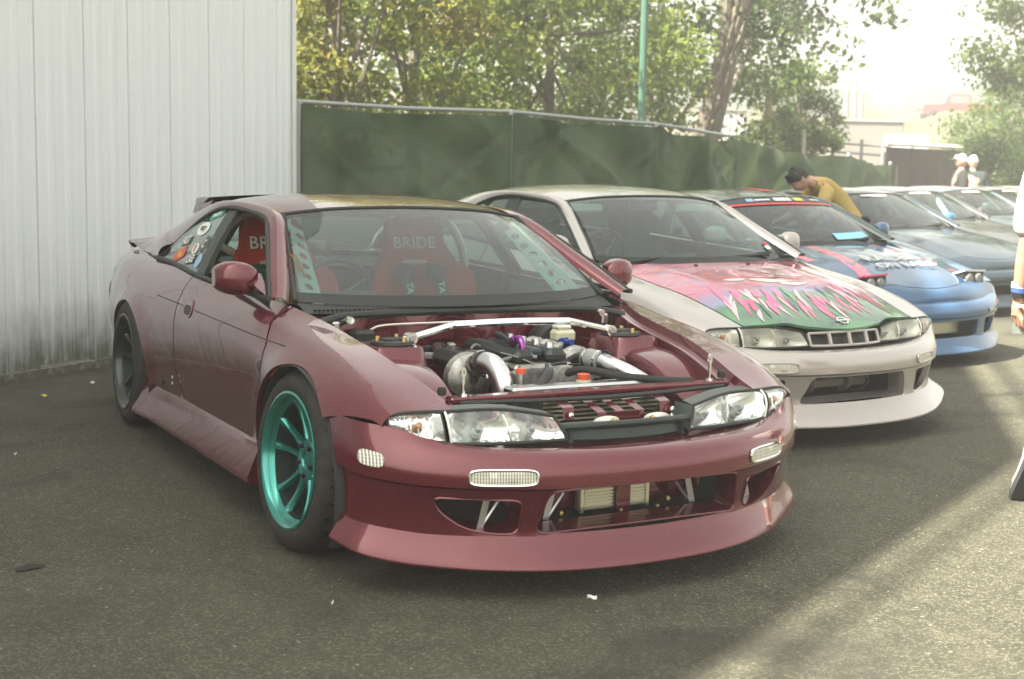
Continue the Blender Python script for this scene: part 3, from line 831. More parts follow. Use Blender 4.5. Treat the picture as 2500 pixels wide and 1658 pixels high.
def text_mesh(txt, size, mt, parent, M, name='lettering', extrude=.001, bold=0.0, spacing=1.0, align='CENTER'):
    cu = bpy.data.curves.new('txt', 'FONT'); cu.body = txt; cu.size = size; cu.extrude = extrude; cu.offset = bold
    cu.align_x = align; cu.align_y = 'CENTER'; cu.space_character = spacing
    cu.resolution_u = 3
    o = bpy.data.objects.new('txt', cu); COL.objects.link(o)
    dg = bpy.context.evaluated_depsgraph_get(); dg.update()
    me = bpy.data.meshes.new_from_object(o.evaluated_get(dg))
    bpy.data.objects.remove(o); bpy.data.curves.remove(cu)
    me.name = name; me.materials.clear(); me.materials.append(mt)
    me.transform(M)
    q = bpy.data.objects.new(name, me); COL.objects.link(q); q.parent = parent
    return q

def frame_M(o, xdir, ydir):
    x = Vector(xdir).normalized(); y = Vector(ydir); y = (y-x*y.dot(x)).normalized(); z = x.cross(y)
    return Matrix(((x.x, y.x, z.x, o[0]), (x.y, y.y, z.y, o[1]), (x.z, y.z, z.z, o[2]), (0, 0, 0, 1)))

# ---------------------------------------------------------------- wheel
TYRE = mat('tyre_rubber', (.028, .028, .026), .7)
h = NT(TYRE); tn = h.noise(h.coord('Object'), 26, 4, .6); h.base(h.ramp(tn, [(.3, (.012, .012, .011)), (.75, (.036, .033, .028))]))
DISC = mat('brake_disc', (.25, .24, .23), .4, 1.0)
def wheel(root, c, side, rt, wt, rr, rimm, camber=0., steer=0., style='pair', nutm=None, simple=False):
    """side -1 = right. Tyre mesh is the wheel part; rim pieces are its children"""
    M = Matrix.Translation(c) @ Matrix.Rotation(steer, 4, 'Z') @ Matrix.Rotation(camber*side, 4, 'X') @ Matrix.Rotation(R_(90)*(-side), 4, 'X')
    # local: axis z outwards
    hw = wt/2
    prof = [(rr-.012, hw-.012), (rr+.004, hw-.002), (rr+.018, hw+.006), (rr+(rt-rr)*.5, hw+.010), (rt-.022, hw-.002), (rt-.008, hw-.018), (rt-.001, hw*.55), (rt, 0),
            (rt-.001, -hw*.55), (rt-.008, -hw+.018), (rt-.03, -hw), (rr+.01, -hw), (rr-.012, -hw+.012)]
    t = MB(); t.lathe(prof, 48 if not simple else 28, M)
    tyre = t.build('wheel', TYRE, root, True, 40)
    if not simple:
        tr = MB()
        for k in range(34):         # tread blocks cut by slanted grooves
            a = 2*math.pi*k/34
            for sg in (-1, 1):
                q = []
                for (da, zz) in ((0, hw*.20), (.022, hw*.20), (.105, hw*.84), (.080, hw*.84)):
                    an = a+(da if sg > 0 else da+.09); q.append(M @ Vector(((rt+.0012)*math.cos(an), (rt+.0012)*math.sin(an), sg*zz)))
                q2 = [M @ (M.inverted() @ p * 1.0) for p in q]
                tr.add([tuple(p) for p in q], [(0, 1, 2, 3)])
        tr.build('tread_groove', mat('groove', (.008, .008, .008), .9), tyre, False)
    # barrel with stepped lip
    b = MB(); b.lathe([(rr+.012, hw+.004), (rr+.012, hw+.008), (rr+.004, hw+.010), (rr-.004, hw+.004), (rr-.010, hw-.008), (rr-.014, hw-.022), (rr-.022, hw-.03)], 48 if not simple else 24, M)
    b.build('rim', rimm, tyre, True, 50)
    MB().lathe([(rr-.022, hw-.03), (rr-.026, hw-.06), (rr-.034, hw-.12), (rr-.036, -hw)], 36 if not simple else 20, M).build('barrel', mat('barrel_shade', (.02, .035, .034), .45, .5), tyre, True, 50)  # barrel coloured dark to paint in the shade behind the spokes
    if not simple: MB().lathe([(rr-.03, -hw*.7), (.02, -hw*.7)], 24, M).build('hub_back', DARKIN, tyre)
    zf = hw-.014; zh = hw-.060
    if simple:
        sp = MB()
        for k in range(10):
            a = 2*math.pi*k/10
            pts = [M @ Vector((r*math.cos(a+da), r*math.sin(a+da), z)) for r, z, da in ((.05, zh, -.2), (rr-.03, zf-.015, -.05), (rr-.03, zf-.015, .05), (.05, zh, .2))]
            sp.add([tuple(p) for p in pts], [(0, 1, 2, 3)])
        sp.build('spokes', rimm, tyre, False)
    else:
        for k in range(5):
            for sg in (-1, 1):
                a0 = R_(90+72*k)+sg*R_(14.5); a1 = R_(90+72*k)+sg*R_(14.5)
                prof3 = []
                for i in range(9):
                    q = i/8; r = .070+(rr-.018-.070)*q; a = a0+(a1-a0)*q**1.3
                    z = zh+(zf-.012-zh)*(q**1.9)
                    wv = .0125-.0035*math.sin(math.pi*min(1, q*1.1))+.009*q**7+.004*(1-q)**4; hg = .024-.008*q
                    er = Vector((math.cos(a), math.sin(a), 0)); et = Vector((-math.sin(a), math.cos(a), 0)); c0 = er*r+Vector((0, 0, z))
                    prof3.append([M @ (c0-et*wv*.95+Vector((0, 0, -hg))), M @ (c0-et*wv*.78+Vector((0, 0, -.006))), M @ (c0-et*wv*.45), M @ (c0+et*wv*.45), M @ (c0+et*wv*.78+Vector((0, 0, -.006))), M @ (c0+et*wv*.95+Vector((0, 0, -hg)))])
                MB().grid([[tuple(p) for p in r] for r in prof3]).build('spoke', rimm, tyre, True, 28)
        hb = MB(); hb.lathe([(0.0, zh-.004), (.028, zh-.004), (.031, zh+.002), (.066, zh), (.074, zh-.008), (.076, zh-.04)], 30, M); hb.build('hub', rimm, tyre, True, 40)
        for k in range(5):
            a = R_(90+36+72*k)
            MN = M @ Matrix.Translation((.052*math.cos(a), .052*math.sin(a), zh-.004))
            MB().lathe([(.0, .016), (.007, .016), (.0085, .013), (.009, 0)], 6, MN).build('lug_nut', nutm or mat('purple_nut', (.06, .02, .07), .3, .8), tyre)
    d = MB(); d.lathe([(.07, zh-.055), (.15, zh-.055), (.152, zh-.075), (.07, zh-.075)], 32, M); d.build('brake_disc', DISC, tyre, True, 40)
    return tyre

# ---------------------------------------------------------------- coupe
def arr(*p): return [tuple(q) for q in p]
def roof_z(x):
    r = cr([-2.40, -2.2, -1.9, -1.6, -1.3, -1.1, -.95], np.array([1.122, 1.155, 1.185, 1.195, 1.182, 1.158, 1.130]), np.atleast_1d(x))
    return r if np.ndim(x) else float(r[0])
RAILX = [-2.45, -2.1, -1.75, -1.3, -1.03, -.9]
RAIL = np.array([(.545, 1.070), (.56, 1.122), (.57, 1.148), (.56, 1.136), (.535, 1.100), (.51, 1.07)])
def rail(x): return cr(RAILX, RAIL, np.array([x]))[0]
WB = [(-.50, -.665, .790), (-.435, -.50, .778), (-.385, -.25, .772), (-.365, 0, .770), (-.385, .25, .772), (-.435, .50, .778), (-.50, .665, .790)]
WT = [(-1.035, -.535, 1.100), (-.995, -.36, 1.122), (-.975, -.18, 1.131), (-.97, 0, 1.134), (-.975, .18, 1.131), (-.995, .36, 1.122), (-1.035, .535, 1.100)]
OUT = [(-.44, .715, .786), (-.60, .655, .868), (-.77, .603, .955), (-.92, .562, 1.040), (-1.035, .537, 1.102), (-1.3, .562, 1.138), (-1.75, .572, 1.150), (-2.1, .562, 1.124), (-2.35, .552, 1.085), (-2.75, .60, .985), (-3.1, .67, .872)]
INN = [(-.455, .776, .806), (-.60, .735, .885), (-.77, .683, .970), (-.92, .640, 1.040), (-1.05, .606, 1.086), (-1.3, .604, 1.112), (-1.66, .606, 1.120), (-1.92, .625, 1.075), (-2.15, .665, .985), (-2.32, .715, .892), (-2.42, .745, .858)]
def mir(L, s): return [(p[0], p[1]*s, p[2]) for p in L]

def side_glass(side):
    """side-window plane (x, z) -> point"""
    def fn(q):
        q = np.atleast_2d(q); x = q[:, 0]; z = q[:, 1]
        yb = cr([-2.6, -2.0, -1.5, -1.0, -.45, -.3], np.array([.735, .755, .785, .782, .777, .775]), x)
        zb = cr([-2.6, -2.0, -1.5, -1.0, -.45, -.3], np.array([.857, .85, .826, .808, .80, .80]), x)
        yt = cr([-2.6, -2.1, -1.7, -1.3, -1.0, -.3], np.array([.585, .598, .606, .602, .60, .60]), x)
        t = (z-zb)/(1.11-zb)
        return np.stack([x, side*(yb+(yt-yb)*t+.012*np.sin(np.pi*np.clip(t, 0, 1))-.006), z], 1)
    return fn

def coupe(spec):
    P_ = spec['paint']; S = Side(SX, ST, [FA, RA], spec.get('flare', .018))
    root = empty(spec['name'], spec['loc'], spec.get('rz', 0), spec['label'], 'car', spec.get('group'))
    pr = lambda n, fn, poly, **k: panel(n, fn, poly, k.pop('m', P_), root, **k)
    seal = SEAL; sc = (1, .75); sharp = spec.get('detail', True)
    fx, fz, frx, frz = FA; rx_, rz_, rrx, rrz = RA
    G = .004
    for s in (-1, 1):
        fn = lambda q, s=s: S.P(q, s)
        # fender
        poly = [('w', -.405, 1.0)]+[('w', x, 1.0) for x in np.arange(-.35, .64, .07)]+[('w', .645, 1.0), ('y', .632, .61), ('y', .612, .68), ('y', .59, .728), ('y', .588, .748), ('y', .592, .772)]
        poly += [('z', .56, .527), ('z', fx+frx*math.cos(R_(42))+.125, .530)]
        poly += arc(fx, fz, frx, frz, 40, 178, 26)
        poly += [('z', fx-frx-.004, .275), ('z', -.332, .275), ('z', -.318, .40), ('z', -.276, .55), ('z', -.268, .66), ('z', -.30, .71), ('z', -.35, .745)]
        pr('fender', fn, S.poly(poly), h=.045, sc=sc)
        # door
        poly = [('w', -.415, 1.0)]+[('w', x, 1.0) for x in np.arange(-.5, -1.5, -.12)]+[('w', -1.515, 1.0), ('z', -1.545, .76), ('z', -1.572, .62), ('z', -1.575, .44), ('z', -1.54, .37), ('z', -1.47, .29), ('z', -1.44, .275),
                ('z', -.345, .275), ('z', -.331, .40), ('z', -.289, .55), ('z', -.281, .66), ('z', -.313, .71), ('z', -.363, .745)]
        door = pr('door', fn, S.poly(poly), h=.055, sc=sc)
        # handle plate; the shade of its recess is a dark patch laid on top
        hc = S.P([(-1.37, S.w(-1.37, .695))], s)[0]
        el = lambda rx2, rz2, dz: [(-1.37+rx2*math.copysign(abs(math.cos(a))**.7, math.cos(a)), S.w(-1.37, .695+dz+rz2*math.copysign(abs(math.sin(a))**.7, math.sin(a)))) for a in np.linspace(0, 2*math.pi, 25)[:-1]]
        hd = panel('handle', fn, el(.068, .040, 0), P_, door, h=.02, sc=sc, flange=.006, lift=.004)
        panel('handle_shade', fn, el(.050, .020, -.008), mat('recess_shade', (.02, .008, .01), .5), door, h=.02, sc=sc, flange=0, lift=.0052)
        # character line
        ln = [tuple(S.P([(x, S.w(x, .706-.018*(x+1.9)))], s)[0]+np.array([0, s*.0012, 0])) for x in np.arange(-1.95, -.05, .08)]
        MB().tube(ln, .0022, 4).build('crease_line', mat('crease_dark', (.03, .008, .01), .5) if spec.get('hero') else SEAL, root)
        # quarter panel
        poly = [('w', -1.527, 1.0)]+[('w', x, 1.0) for x in np.arange(-1.62, -3.44, -.14)]+[('w', -3.45, 1.0), ('z', -3.45, .70), ('z', -3.45, .45), ('z', -3.40, .30)]
        poly += [('z', rx_-rrx-.10, .275), ('z', rx_-rrx, .275)]+arc(rx_, rz_, rrx, rrz, 178, 2, 28)+[('z', rx_+rrx+.005, .275), ('z', -1.455, .275), ('z', -1.485, .29), ('z', -1.555, .37), ('z', -1.588, .44), ('z', -1.585, .62), ('z', -1.558, .76)]
        pr('quarter_panel', fn, S.poly(poly), h=.06, sc=sc)
        # dark wheel housings
        for (cx, cz, rx2, rz2) in (FA, RA):
            rows = [[(cx+rx2*.99*math.cos(a), s*y, cz+rz2*.99*math.sin(a)) for y in (.50, .70, .868)] for a in np.linspace(-.55, math.pi+.55, 24)]
            MB().grid(rows).build('wheel_housing', DARKIN, root)
            MB().add([(cx+dx, s*.50, z) for dx in (-.45, .45) for z in (.08, .70 if cx < -1 else .40)], [(0, 1, 3, 2)]).build('wheel_housing', DARKIN, root, False)
        # sill blade
        sk = []
        for t in np.linspace(0, 1, 14):
            x = -2.19+t*1.87
            zt = .185+.075*t if spec.get('hero') else .20+.05*t
            zb = .118+.04*t
            fl = .02*math.exp(-((t)/.10)**2)
            sk.append([(x-.03, s*.838, .30), (x-.02, s*(.856+fl), zt+.035), (x-.02, s*(.862+fl), zt+.012), (x, s*(.905+fl), zb+.028), (x, s*(.908+fl), zb+.008), (x, s*(.89+fl), zb), (x, s*.70, zb+.01)])
        MB().grid(sk).build('side_skirt', P_, root, True, 32)
        MB().add([sk[0][k] for k in range(7)], [(0, 1, 2, 3, 4, 5, 6)]).add([sk[-1][k] for k in range(7)], [(6, 5, 4, 3, 2, 1, 0)]).build('skirt_end', P_, root, False)
        # greenhouse band: pillar, roof rail and rear pillar
        loft('pillar_frame', mir(OUT, s), mir(INN, s), P_, root, .018, 6)
        MB().tube(smooth_path(mir([(p[0], p[1]+.004, p[2]-.002) for p in INN], s), 4), .009, 6).build('window_seal', seal, root)
        MB().tube(smooth_path(mir([(-2.44, .747, .858), (-2.0, .764, .855), (-1.5, .793, .833), (-1.0, .791, .815), (-.45, .783, .805)], s), 4), .011, 6).build('window_seal', seal, root)
        # rear pillar skin from quarter top to rear screen
        loft('rear_pillar', mir([(-2.40, .745, .862), (-2.6, .726, .868), (-2.85, .705, .868), (-3.1, .685, .866)], s), mir([(-2.30, .70, .93), (-2.55, .64, .985), (-2.75, .604, .985), (-3.1, .672, .874)], s), P_, root, .02, 5)
        gf = side_glass(s)
        qg = [(-1.52, .836), (-1.62, 1.113), (-1.70, 1.113), (-1.92, 1.068), (-2.15, .978), (-2.32, .888), (-2.385, .862), (-2.0, .853)]
        dg_ = [(-.49, .808), (-.60, .875), (-.77, .960), (-.92, 1.033), (-1.06, 1.080), (-1.3, 1.105), (-1.47, 1.113), (-1.38, .828), (-1.0, .812)]
        panel('side_window', gf, qg, spec['qglass'], root, h=.1, flange=0)
        if spec.get('door_glass'): panel('side_window', gf, dg_, spec['door_glass'], root, h=.1, flange=0)
        panel('b_pillar', gf, [(-1.385, .826), (-1.475, 1.115), (-1.62, 1.115), (-1.515, .834)], mat('pillar_black', (.03, .04, .034), .5), root, h=.1, flange=.02, lift=.003)
    # roof
    def roof(q):
        q = np.atleast_2d(q); x = q[:, 0]; v_ = q[:, 1]
        k = np.clip((x+2.40)/1.40, 0, 1); xx = x+(1-v_*v_)*.065*k**3      # front edge bows forward at the centre line
        R2 = cr(RAILX, RAIL, x); yr = R2[:, 0]; zr = R2[:, 1]; zc = roof_z(xx)
        return np.stack([xx, yr*v_*1.005, zr+(zc-zr)*(1-np.abs(v_)**2.6)-.004*(np.abs(v_) > .999)], 1)
    panel('roof', roof, [(-1.035, -1), (-1.035, 1), (-2.38, 1), (-2.38, -1)], P_, root, h=.07, sc=(1, .55), flange=.02)
    MB().tube([tuple(p) for p in smooth_path([(-1.03, -.545, 1.098)]+[(p[0]-.006, p[1], p[2]+.002) for p in WT]+[(-1.03, .545, 1.098)], 4)], .009, 6).build('screen_seal', seal, root)
    for s in (-1, 1):
        MB().tube(smooth_path([(-.49, s*.672, .790), (-.77, s*.602, .951), (-1.03, s*.542, 1.098)], 8), .011, 6).build('screen_seal', seal, root)
    # windscreen with black painted border below
    def screen(q):
        q = np.atleast_2d(q); u = (q[:, 0]+1)*3; v_ = q[:, 1]
        b = cr(np.arange(7.), np.array(WB), u); t = cr(np.arange(7.), np.array(WT), u)
        p = b+(t-b)*v_[:, None]
        bl = .022*4*v_*(1-v_); p[:, 0] += bl*.5; p[:, 2] += bl*.85
        return p
    panel('windscreen', screen, [(-.99, .085), (.99, .085), (.99, .99), (-.99, .99)], WGLASS, root, h=.06, sc=(.62, .6), flange=0)
    panel('screen_border', screen, [(-1, 0), (1, 0), (1, .084), (-1, .084)], mat('black_frit', (.012, .016, .015), .12), root, h=.06, sc=(.62, .6), flange=0)
    # rear screen, deck, tail
    def rscreen(q):
        q = np.atleast_2d(q); y = q[:, 0]; v_ = q[:, 1]
        yt = .53*y; yb = .62*y
        x = -2.36-.02*0-(v_)*.70+.0*y; z = 1.125-.03*y**2-v_*(.255-.02*y**2)
        return np.stack([x-.06*(1-y*y)*v_, yt+(yb-yt)*v_, z+.03*np.sin(np.pi*v_)], 1)
    panel('rear_window', rscreen, [(-1, 0), (1, 0), (1, 1), (-1, 1)], spec.get('rear_glass', WGLASS), root, h=.2, sc=(.6, .7), flange=0)
    rows = []
    for x, yy, z in [(-3.08, .69, .866), (-3.3, .68, .868), (-3.47, .64, .86), (-3.56, .60, .82), (-3.60, .62, .66), (-3.63, .66, .50), (-3.62, .68, .32), (-3.58, .66, .22)]:
        rows.append([(x+.10*(abs(t)**3), yy*1.04*t, z-.012*t*t) for t in np.linspace(-1, 1, 15)])
    MB().grid(rows).build('boot_lid', P_, root, True, 40)
    for s in (-1, 1):
        loft('rear_corner', mir([(-3.45, .655, .852), (-3.45, .775, .68), (-3.45, .79, .56), (-3.45, .775, .40), (-3.42, .74, .26)], s), mir([(-3.46, .60, .84), (-3.50, .635, .66), (-3.53, .68, .50), (-3.52, .70, .32), (-3.48, .68, .22)], s), P_, root, .015, 4)
    # floor pan so daylight does not leak through
    MB().box((-1.45, 0, .17), (3.6, 1.4, .04)).build('floor_pan', DARKIN, root, False)
    return root, S

def mirrors(root, m, sides=(-1, 1)):
    for s in sides:
        b = MB()
        rows = []
        for i in range(19):
            t = i/18; e = math.sin(math.pi*(.06+.90*t))**.36
            c = Vector((-.655-.035*t, s*(.775+.150*t), .866+.004*t)); hh = .060*e+.004; dd = .066*e+.003
            rows.append([tuple(c+Vector((dd*math.copysign(abs(math.cos(a))**.62, math.cos(a))*(1.05 if math.cos(a) > 0 else .4), 0, hh*math.copysign(abs(math.sin(a))**.55, math.sin(a))))) for a in np.linspace(0, 2*math.pi, 33)])
        b.grid(rows); b.add([rows[-1][k] for k in range(32)], [tuple(range(32))]); b.add([rows[0][k] for k in range(32)], [tuple(range(32))])
        o = b.build('door_mirror', m, root, True, 50)
        MB().add([(-.46, s*.772, .80), (-.58, s*.785, .815), (-.68, s*.780, .815), (-.66, s*.750, .885), (-.56, s*.80, .842), (-.68, s*.82, .845), (-.66, s*.79, .888)],
                 [(0, 1, 4), (1, 5, 4), (1, 2, 5), (2, 3, 6, 5), (3, 0, 4, 6), (4, 5, 6)]).build('mirror_foot', m, o, True, 20)

def arch_edge(bm, r):
    """station at which the bumper meets the wheel arch on row r (right side)"""
    a, b = bm.us[0], bm.us[0]+2.5
    for _ in range(30):
        m = (a+b)/2; p = bm.P([(m, r)])[0]
        if p[0] < archx(p[2]): a = m
        else: b = m
    return (a+b)/2
def front_bumper(root, P_, bm, holes, parts_h=.035, lip=True, lipm=None):
    hs = [[bm.yz(y, z) for y, z in q] for q in holes]
    def region(r0, r1):
        rs = np.linspace(r0, r1, 9); e = [arch_edge(bm, r) for r in rs]
        return [(u, r0) for u in np.linspace(e[0], -e[0], 43)]+[(-e[k], rs[k]) for k in range(1, 8)]+[(u, r1) for u in np.linspace(-e[-1], e[-1], 43)]+[(e[k], rs[k]) for k in range(7, 0, -1)]
    o = panel('front_bumper', bm.P, region(1.0, 3.0), P_, root, holes=hs, h=parts_h, sc=(.145, .06), flange=.03, center=(.2, 0, .3))
    panel('bumper_upper', bm.P, region(4.0, 7.0), P_, root, h=parts_h, sc=(.145, .06), flange=.016, center=(.2, 0, .3))
    if lip:
        e = arch_edge(bm, .5)
        rows = [[tuple(p) for p in bm.P([(u, r) for u in np.linspace(e, -e, 61)])] for r in (1.0, .75, .5, .25, 0.0)]
        low = [(p[0]-.03 if abs(p[1]) < .6 else p[0], p[1]*.97, p[2]+.004) for p in rows[-1]]
        MB().grid(rows+[[(p[0], p[1], p[2]-.007) for p in rows[-1]], low, [(p[0]-.15, p[1]*.8, p[2]+.02) for p in low]]).build('front_lip', lipm or P_, root, True, 40)
    return o

def bezel_lamp(root, bm, y0, y1, z0, z1, name='indicator_lamp', lensm=None, rimm=None, s=1, r=.5, lift=.004):
    """rounded lamp set in the bumper"""
    cy, cz = (y0+y1)/2, (z0+z1)/2; a, b = abs(y1-y0)/2, (z1-z0)/2
    poly = []
    for k in range(28):
        t = 2*math.pi*k/28; ex = 2/ 4.5
        poly.append((cy+a*math.copysign(abs(math.cos(t))**ex, math.cos(t)), cz+b*math.copysign(abs(math.sin(t))**ex, math.sin(t))))
    q = [bm.yz(y, z) for y, z in poly]
    o = panel(name, bm.P, q, lensm, root, h=.02, sc=(.145, .06), flange=.012, center=(.2, 0, .3), lift=lift)
    P = bm.P(q); nn = P-np.array([.2, 0, .3]); nn[:, 2] = 0; nn /= np.linalg.norm(nn, axis=1)[:, None]
    P = P+nn*lift
    MB().tube([tuple(p) for p in np.concatenate([P, P[:2]])], .0045, 6, False).build('bezel', rimm or CHROME, o)
    return o
# ================================================================ shared front-end parts
HL_B = [(.588, .748, .506), (.630, .69, .481), (.681, .570, .461), (.716, .40, .457), (.741, .225, .459)]
HL_T = [(.578, .748, .538), (.606, .690, .550), (.644, .578, .553), (.672, .42, .553), (.712, .262, .530)]
def lerp3(a, b, t): return tuple(np.array(a)+(np.array(b)-np.array(a))*t)
REFL = mat('lamp_reflector', (.92, .93, .93), .14, .85)
h = NT(REFL); wv = h.n('ShaderNodeTexWave'); wv.inputs['Scale'].default_value = 26; wv.inputs['Distortion'].default_value = 1.2
h.l(h.coord('Object'), wv.inputs['Vector']); h.bump(wv.outputs['Fac'], .10, .003)
HOUS = mat('lamp_housing', (.30, .32, .31), .35, .6)
RIBL = mat('ribbed_lens', (.72, .72, .66), .12, .15, 1.0)
h = NT(RIBL); wv = h.n('ShaderNodeTexWave'); wv.inputs['Scale'].default_value = 42; wv.bands_direction = 'Y'; h.l(h.coord('Object'), wv.inputs['Vector'])
wz = h.n('ShaderNodeTexWave'); wz.inputs['Scale'].default_value = 30; wz.bands_direction = 'Z'; h.l(h.coord('Object'), wz.inputs['Vector'])
h.base(h.ramp(h.math('ADD', h.math('MULTIPLY', wv.outputs['Fac'], .75), h.math('MULTIPLY', wz.outputs['Fac'], .25)), [(.1, (.24, .23, .16)), (.7, (.80, .80, .74))])); h.bump(wv.outputs['Fac'], .5, .004)

def headlamp(root, s, dz=0.0, refl=REFL, old=False):
    B = [(x, s*y, z+dz) for x, y, z in HL_B]; T = [(x, s*y, z+dz) for x, y, z in HL_T]
    k = 41
    A = cr(np.linspace(0, 1, 5), np.array(B), np.linspace(0, 1, k)); C = cr(np.linspace(0, 1, 5), np.array(T), np.linspace(0, 1, k))
    nrm = np.array([.80, s*.12, .55]); nrm /= np.linalg.norm(nrm)
    def pt(i, v, off=0.0):
        t = i/(k-1); n2 = np.array([.8-.25*(1-t), s*(.12+.45*(1-t)**2), .45]); n2 /= np.linalg.norm(n2)
        e = min(1, (i+.5)/4, (k-1-i+.5)/4)
        return A[i]+(C[i]-A[i])*v+n2*(.018*4*v*(1-v)*e**.5+off)
    def patch(i0, i1, off, n=9):
        return [[tuple(pt(i, v, off)) for v in np.linspace(0, 1, n)] for i in range(i0, i1+1)]
    DV = 19
    lamp = MB().grid(patch(DV, k-1, 0)).build('headlamp', CLEAR, root)
    corner = MB().grid(patch(0, DV-1, 0)).build('corner_lamp', CLEAR, root)
    # reflector pan with two bowls
    def pan(i0, i1, deep, bowls):
        rows = []
        for i in range(i0, i1+1):
            row = []
            for v in np.linspace(0, 1, 15):
                e = min(1, (i-i0)/2.5, (i1-i)/2.5)*min(1, v/.12, (1-v)/.12)
                p = pt(i, v, -.004-deep*e)
                for (ic, rad, dd) in bowls:
                    q = ((i-ic)/rad)**2+((v-.5)/.52)**2
                    if q < 1: p = p-nrm*dd*(1-q)
                row.append(tuple(p))
            rows.append(row)
        return rows
    MB().grid(pan(DV, k-1, .018, [(25, 6.5, .05), (35, 5.2, .042)])).build('reflector', refl, lamp)
    MB().grid(pan(0, DV-1, .016, [(13, 4.5, .02)])).build('reflector', refl, corner)
    for ic, r in ((25, .017), (35, .013)):
        c = pt(ic, .5, -.05); MB().lathe([(0, .030), (r*.55, .028), (r*.6, .008), (r, .006), (r, -.02)], 14, Matrix.Translation(c) @ Vector(nrm).to_track_quat('Z', 'Y').to_matrix().to_4x4()).build('bulb', HOUS, lamp)
    c = pt(12, .5, -.03); MB().lathe([(0, .02), (.010, .016), (.012, 0), (.016, -.01)], 12, Matrix.Translation(c) @ Vector(nrm).to_track_quat('Z', 'Y').to_matrix().to_4x4()).build('bulb', mat('amber_bulb', (.45, .16, .03), .3), corner)
    # divider and outline
    MB().tube([tuple(pt(DV-.5 if False else DV, v, .002)) for v in np.linspace(0, 1, 8)], .004, 6).build('divider', mat('lamp_white_edge', (.75, .76, .75), .3), lamp)
    MB().tube([tuple(pt(DV-1, v, .001)) for v in np.linspace(0, 1, 8)], .003, 6).build('divider', SEAL, corner)
    MB().tube([tuple(pt(30, v, -.012)) for v in np.linspace(0, 1, 8)], .004, 6).build('divider', refl, lamp)
    for i in range(2, DV-3, 2): MB().tube([tuple(pt(i, v, -.016)) for v in np.linspace(.15, .85, 5)], .0025, 5).build('rib', refl, corner)
    loop = [tuple(pt(i, 0, .001)) for i in range(0, k)]+[tuple(pt(k-1, v, .001)) for v in np.linspace(.1, 1, 6)]+[tuple(pt(i, 1, .001)) for i in range(k-1, -1, -1)]
    MB().tube(loop+loop[:1], .0055, 6, False).build('gasket', SEAL, lamp)
    # black box of the lamp behind
    back = MB()
    back.grid([[tuple(pt(i, 1, 0)), tuple(pt(i, 1, 0)+np.array([-.06, 0, .008])), tuple(pt(i, 1, 0)+np.array([-.11, 0, -.05]))] for i in range(6, k)])
    back.grid([[tuple(pt(k-1, v, 0)), tuple(pt(k-1, v, 0)+np.array([-.10, 0, 0]))] for v in np.linspace(0, 1, 5)])
    back.grid([[tuple(pt(i, 0, 0)), tuple(pt(i, 0, 0)+np.array([-.10, 0, -.005]))] for i in range(0, k)])
    back.build('housing', mat('lamp_box', (.05, .065, .06), .35), lamp)
    return lamp

def bucket_seat(root, cx, cy, fab, name='bucket_seat', txt=True, belts=True):
    seat = MB()
    # shell backrest with shoulder wings: rows from seat base to head
    rows = []
    for z, w_, x, wing in [(.30, .24, .0, .12), (.40, .25, -.05, .13), (.52, .235, -.10, .09), (.64, .245, -.15, .07), (.74, .27, -.19, .10), (.82, .255, -.22, .11), (.88, .19, -.235, .05), (.95, .155, -.255, .04), (1.02, .145, -.275, .03), (1.065, .125, -.285, .01), (1.08, .08, -.29, .0)]:
        rows.append([(cx+x+wing*abs(t)**2.2-.02*(1-t*t), cy+w_*t, z) for t in np.linspace(-1, 1, 17)])
    seat.grid(rows)
    seat.grid([[(p[0]-.05, p[1]*1.0+(cy-p[1])*-.02, p[2]) for p in r] for r in rows])
    for e in (0, -1):
        seat.grid([[r[e] for r in rows], [(r[e][0]-.05, r[e][1], r[e][2]) for r in rows]])
    o = seat.build(name, fab, root)
    cu = MB()
    cu.grid([[(cx+.05+x, cy+.24*t, .30+.09*abs(t)**3+.03*x) for t in np.linspace(-1, 1, 13)] for x in np.linspace(-.08, .42, 6)])
    cu.build('cushion', fab, o)
    if txt:
        M = frame_M((cx-.248, cy, .955), (0, 1, 0), (-.2, 0, 1))
        text_mesh('BRIDE', .082, WHITEP, o, M, extrude=.001, bold=.0012, spacing=1.05)
    if belts:
        bm_ = mat('harness_green', (.02, .055, .05), .7)
        for sg in (-1, 1):
            yy = cy+sg*.085
            p = [(cx-.22, yy, .86), (cx-.165, yy, .82), (cx-.10, yy+sg*.004, .70), (cx-.03, yy+sg*.006, .54), (cx+.04, cy+sg*.03, .40)]
            MB().grid([[(q[0]+.014, q[1]-.032, q[2]), (q[0]+.02, q[1]+.032, q[2])] for q in p]).build('harness_strap', bm_, o)
            MB().box((cx-.165, yy, .815), (.03, .10, .08), bev=.012).build('shoulder_pad', bm_, o)
            text_mesh('TAKATA', .045, WHITEP, o, frame_M((cx-.085, yy, .69), (.33, 0, -1), (0, 1, 0)), bold=.0008)
    return o

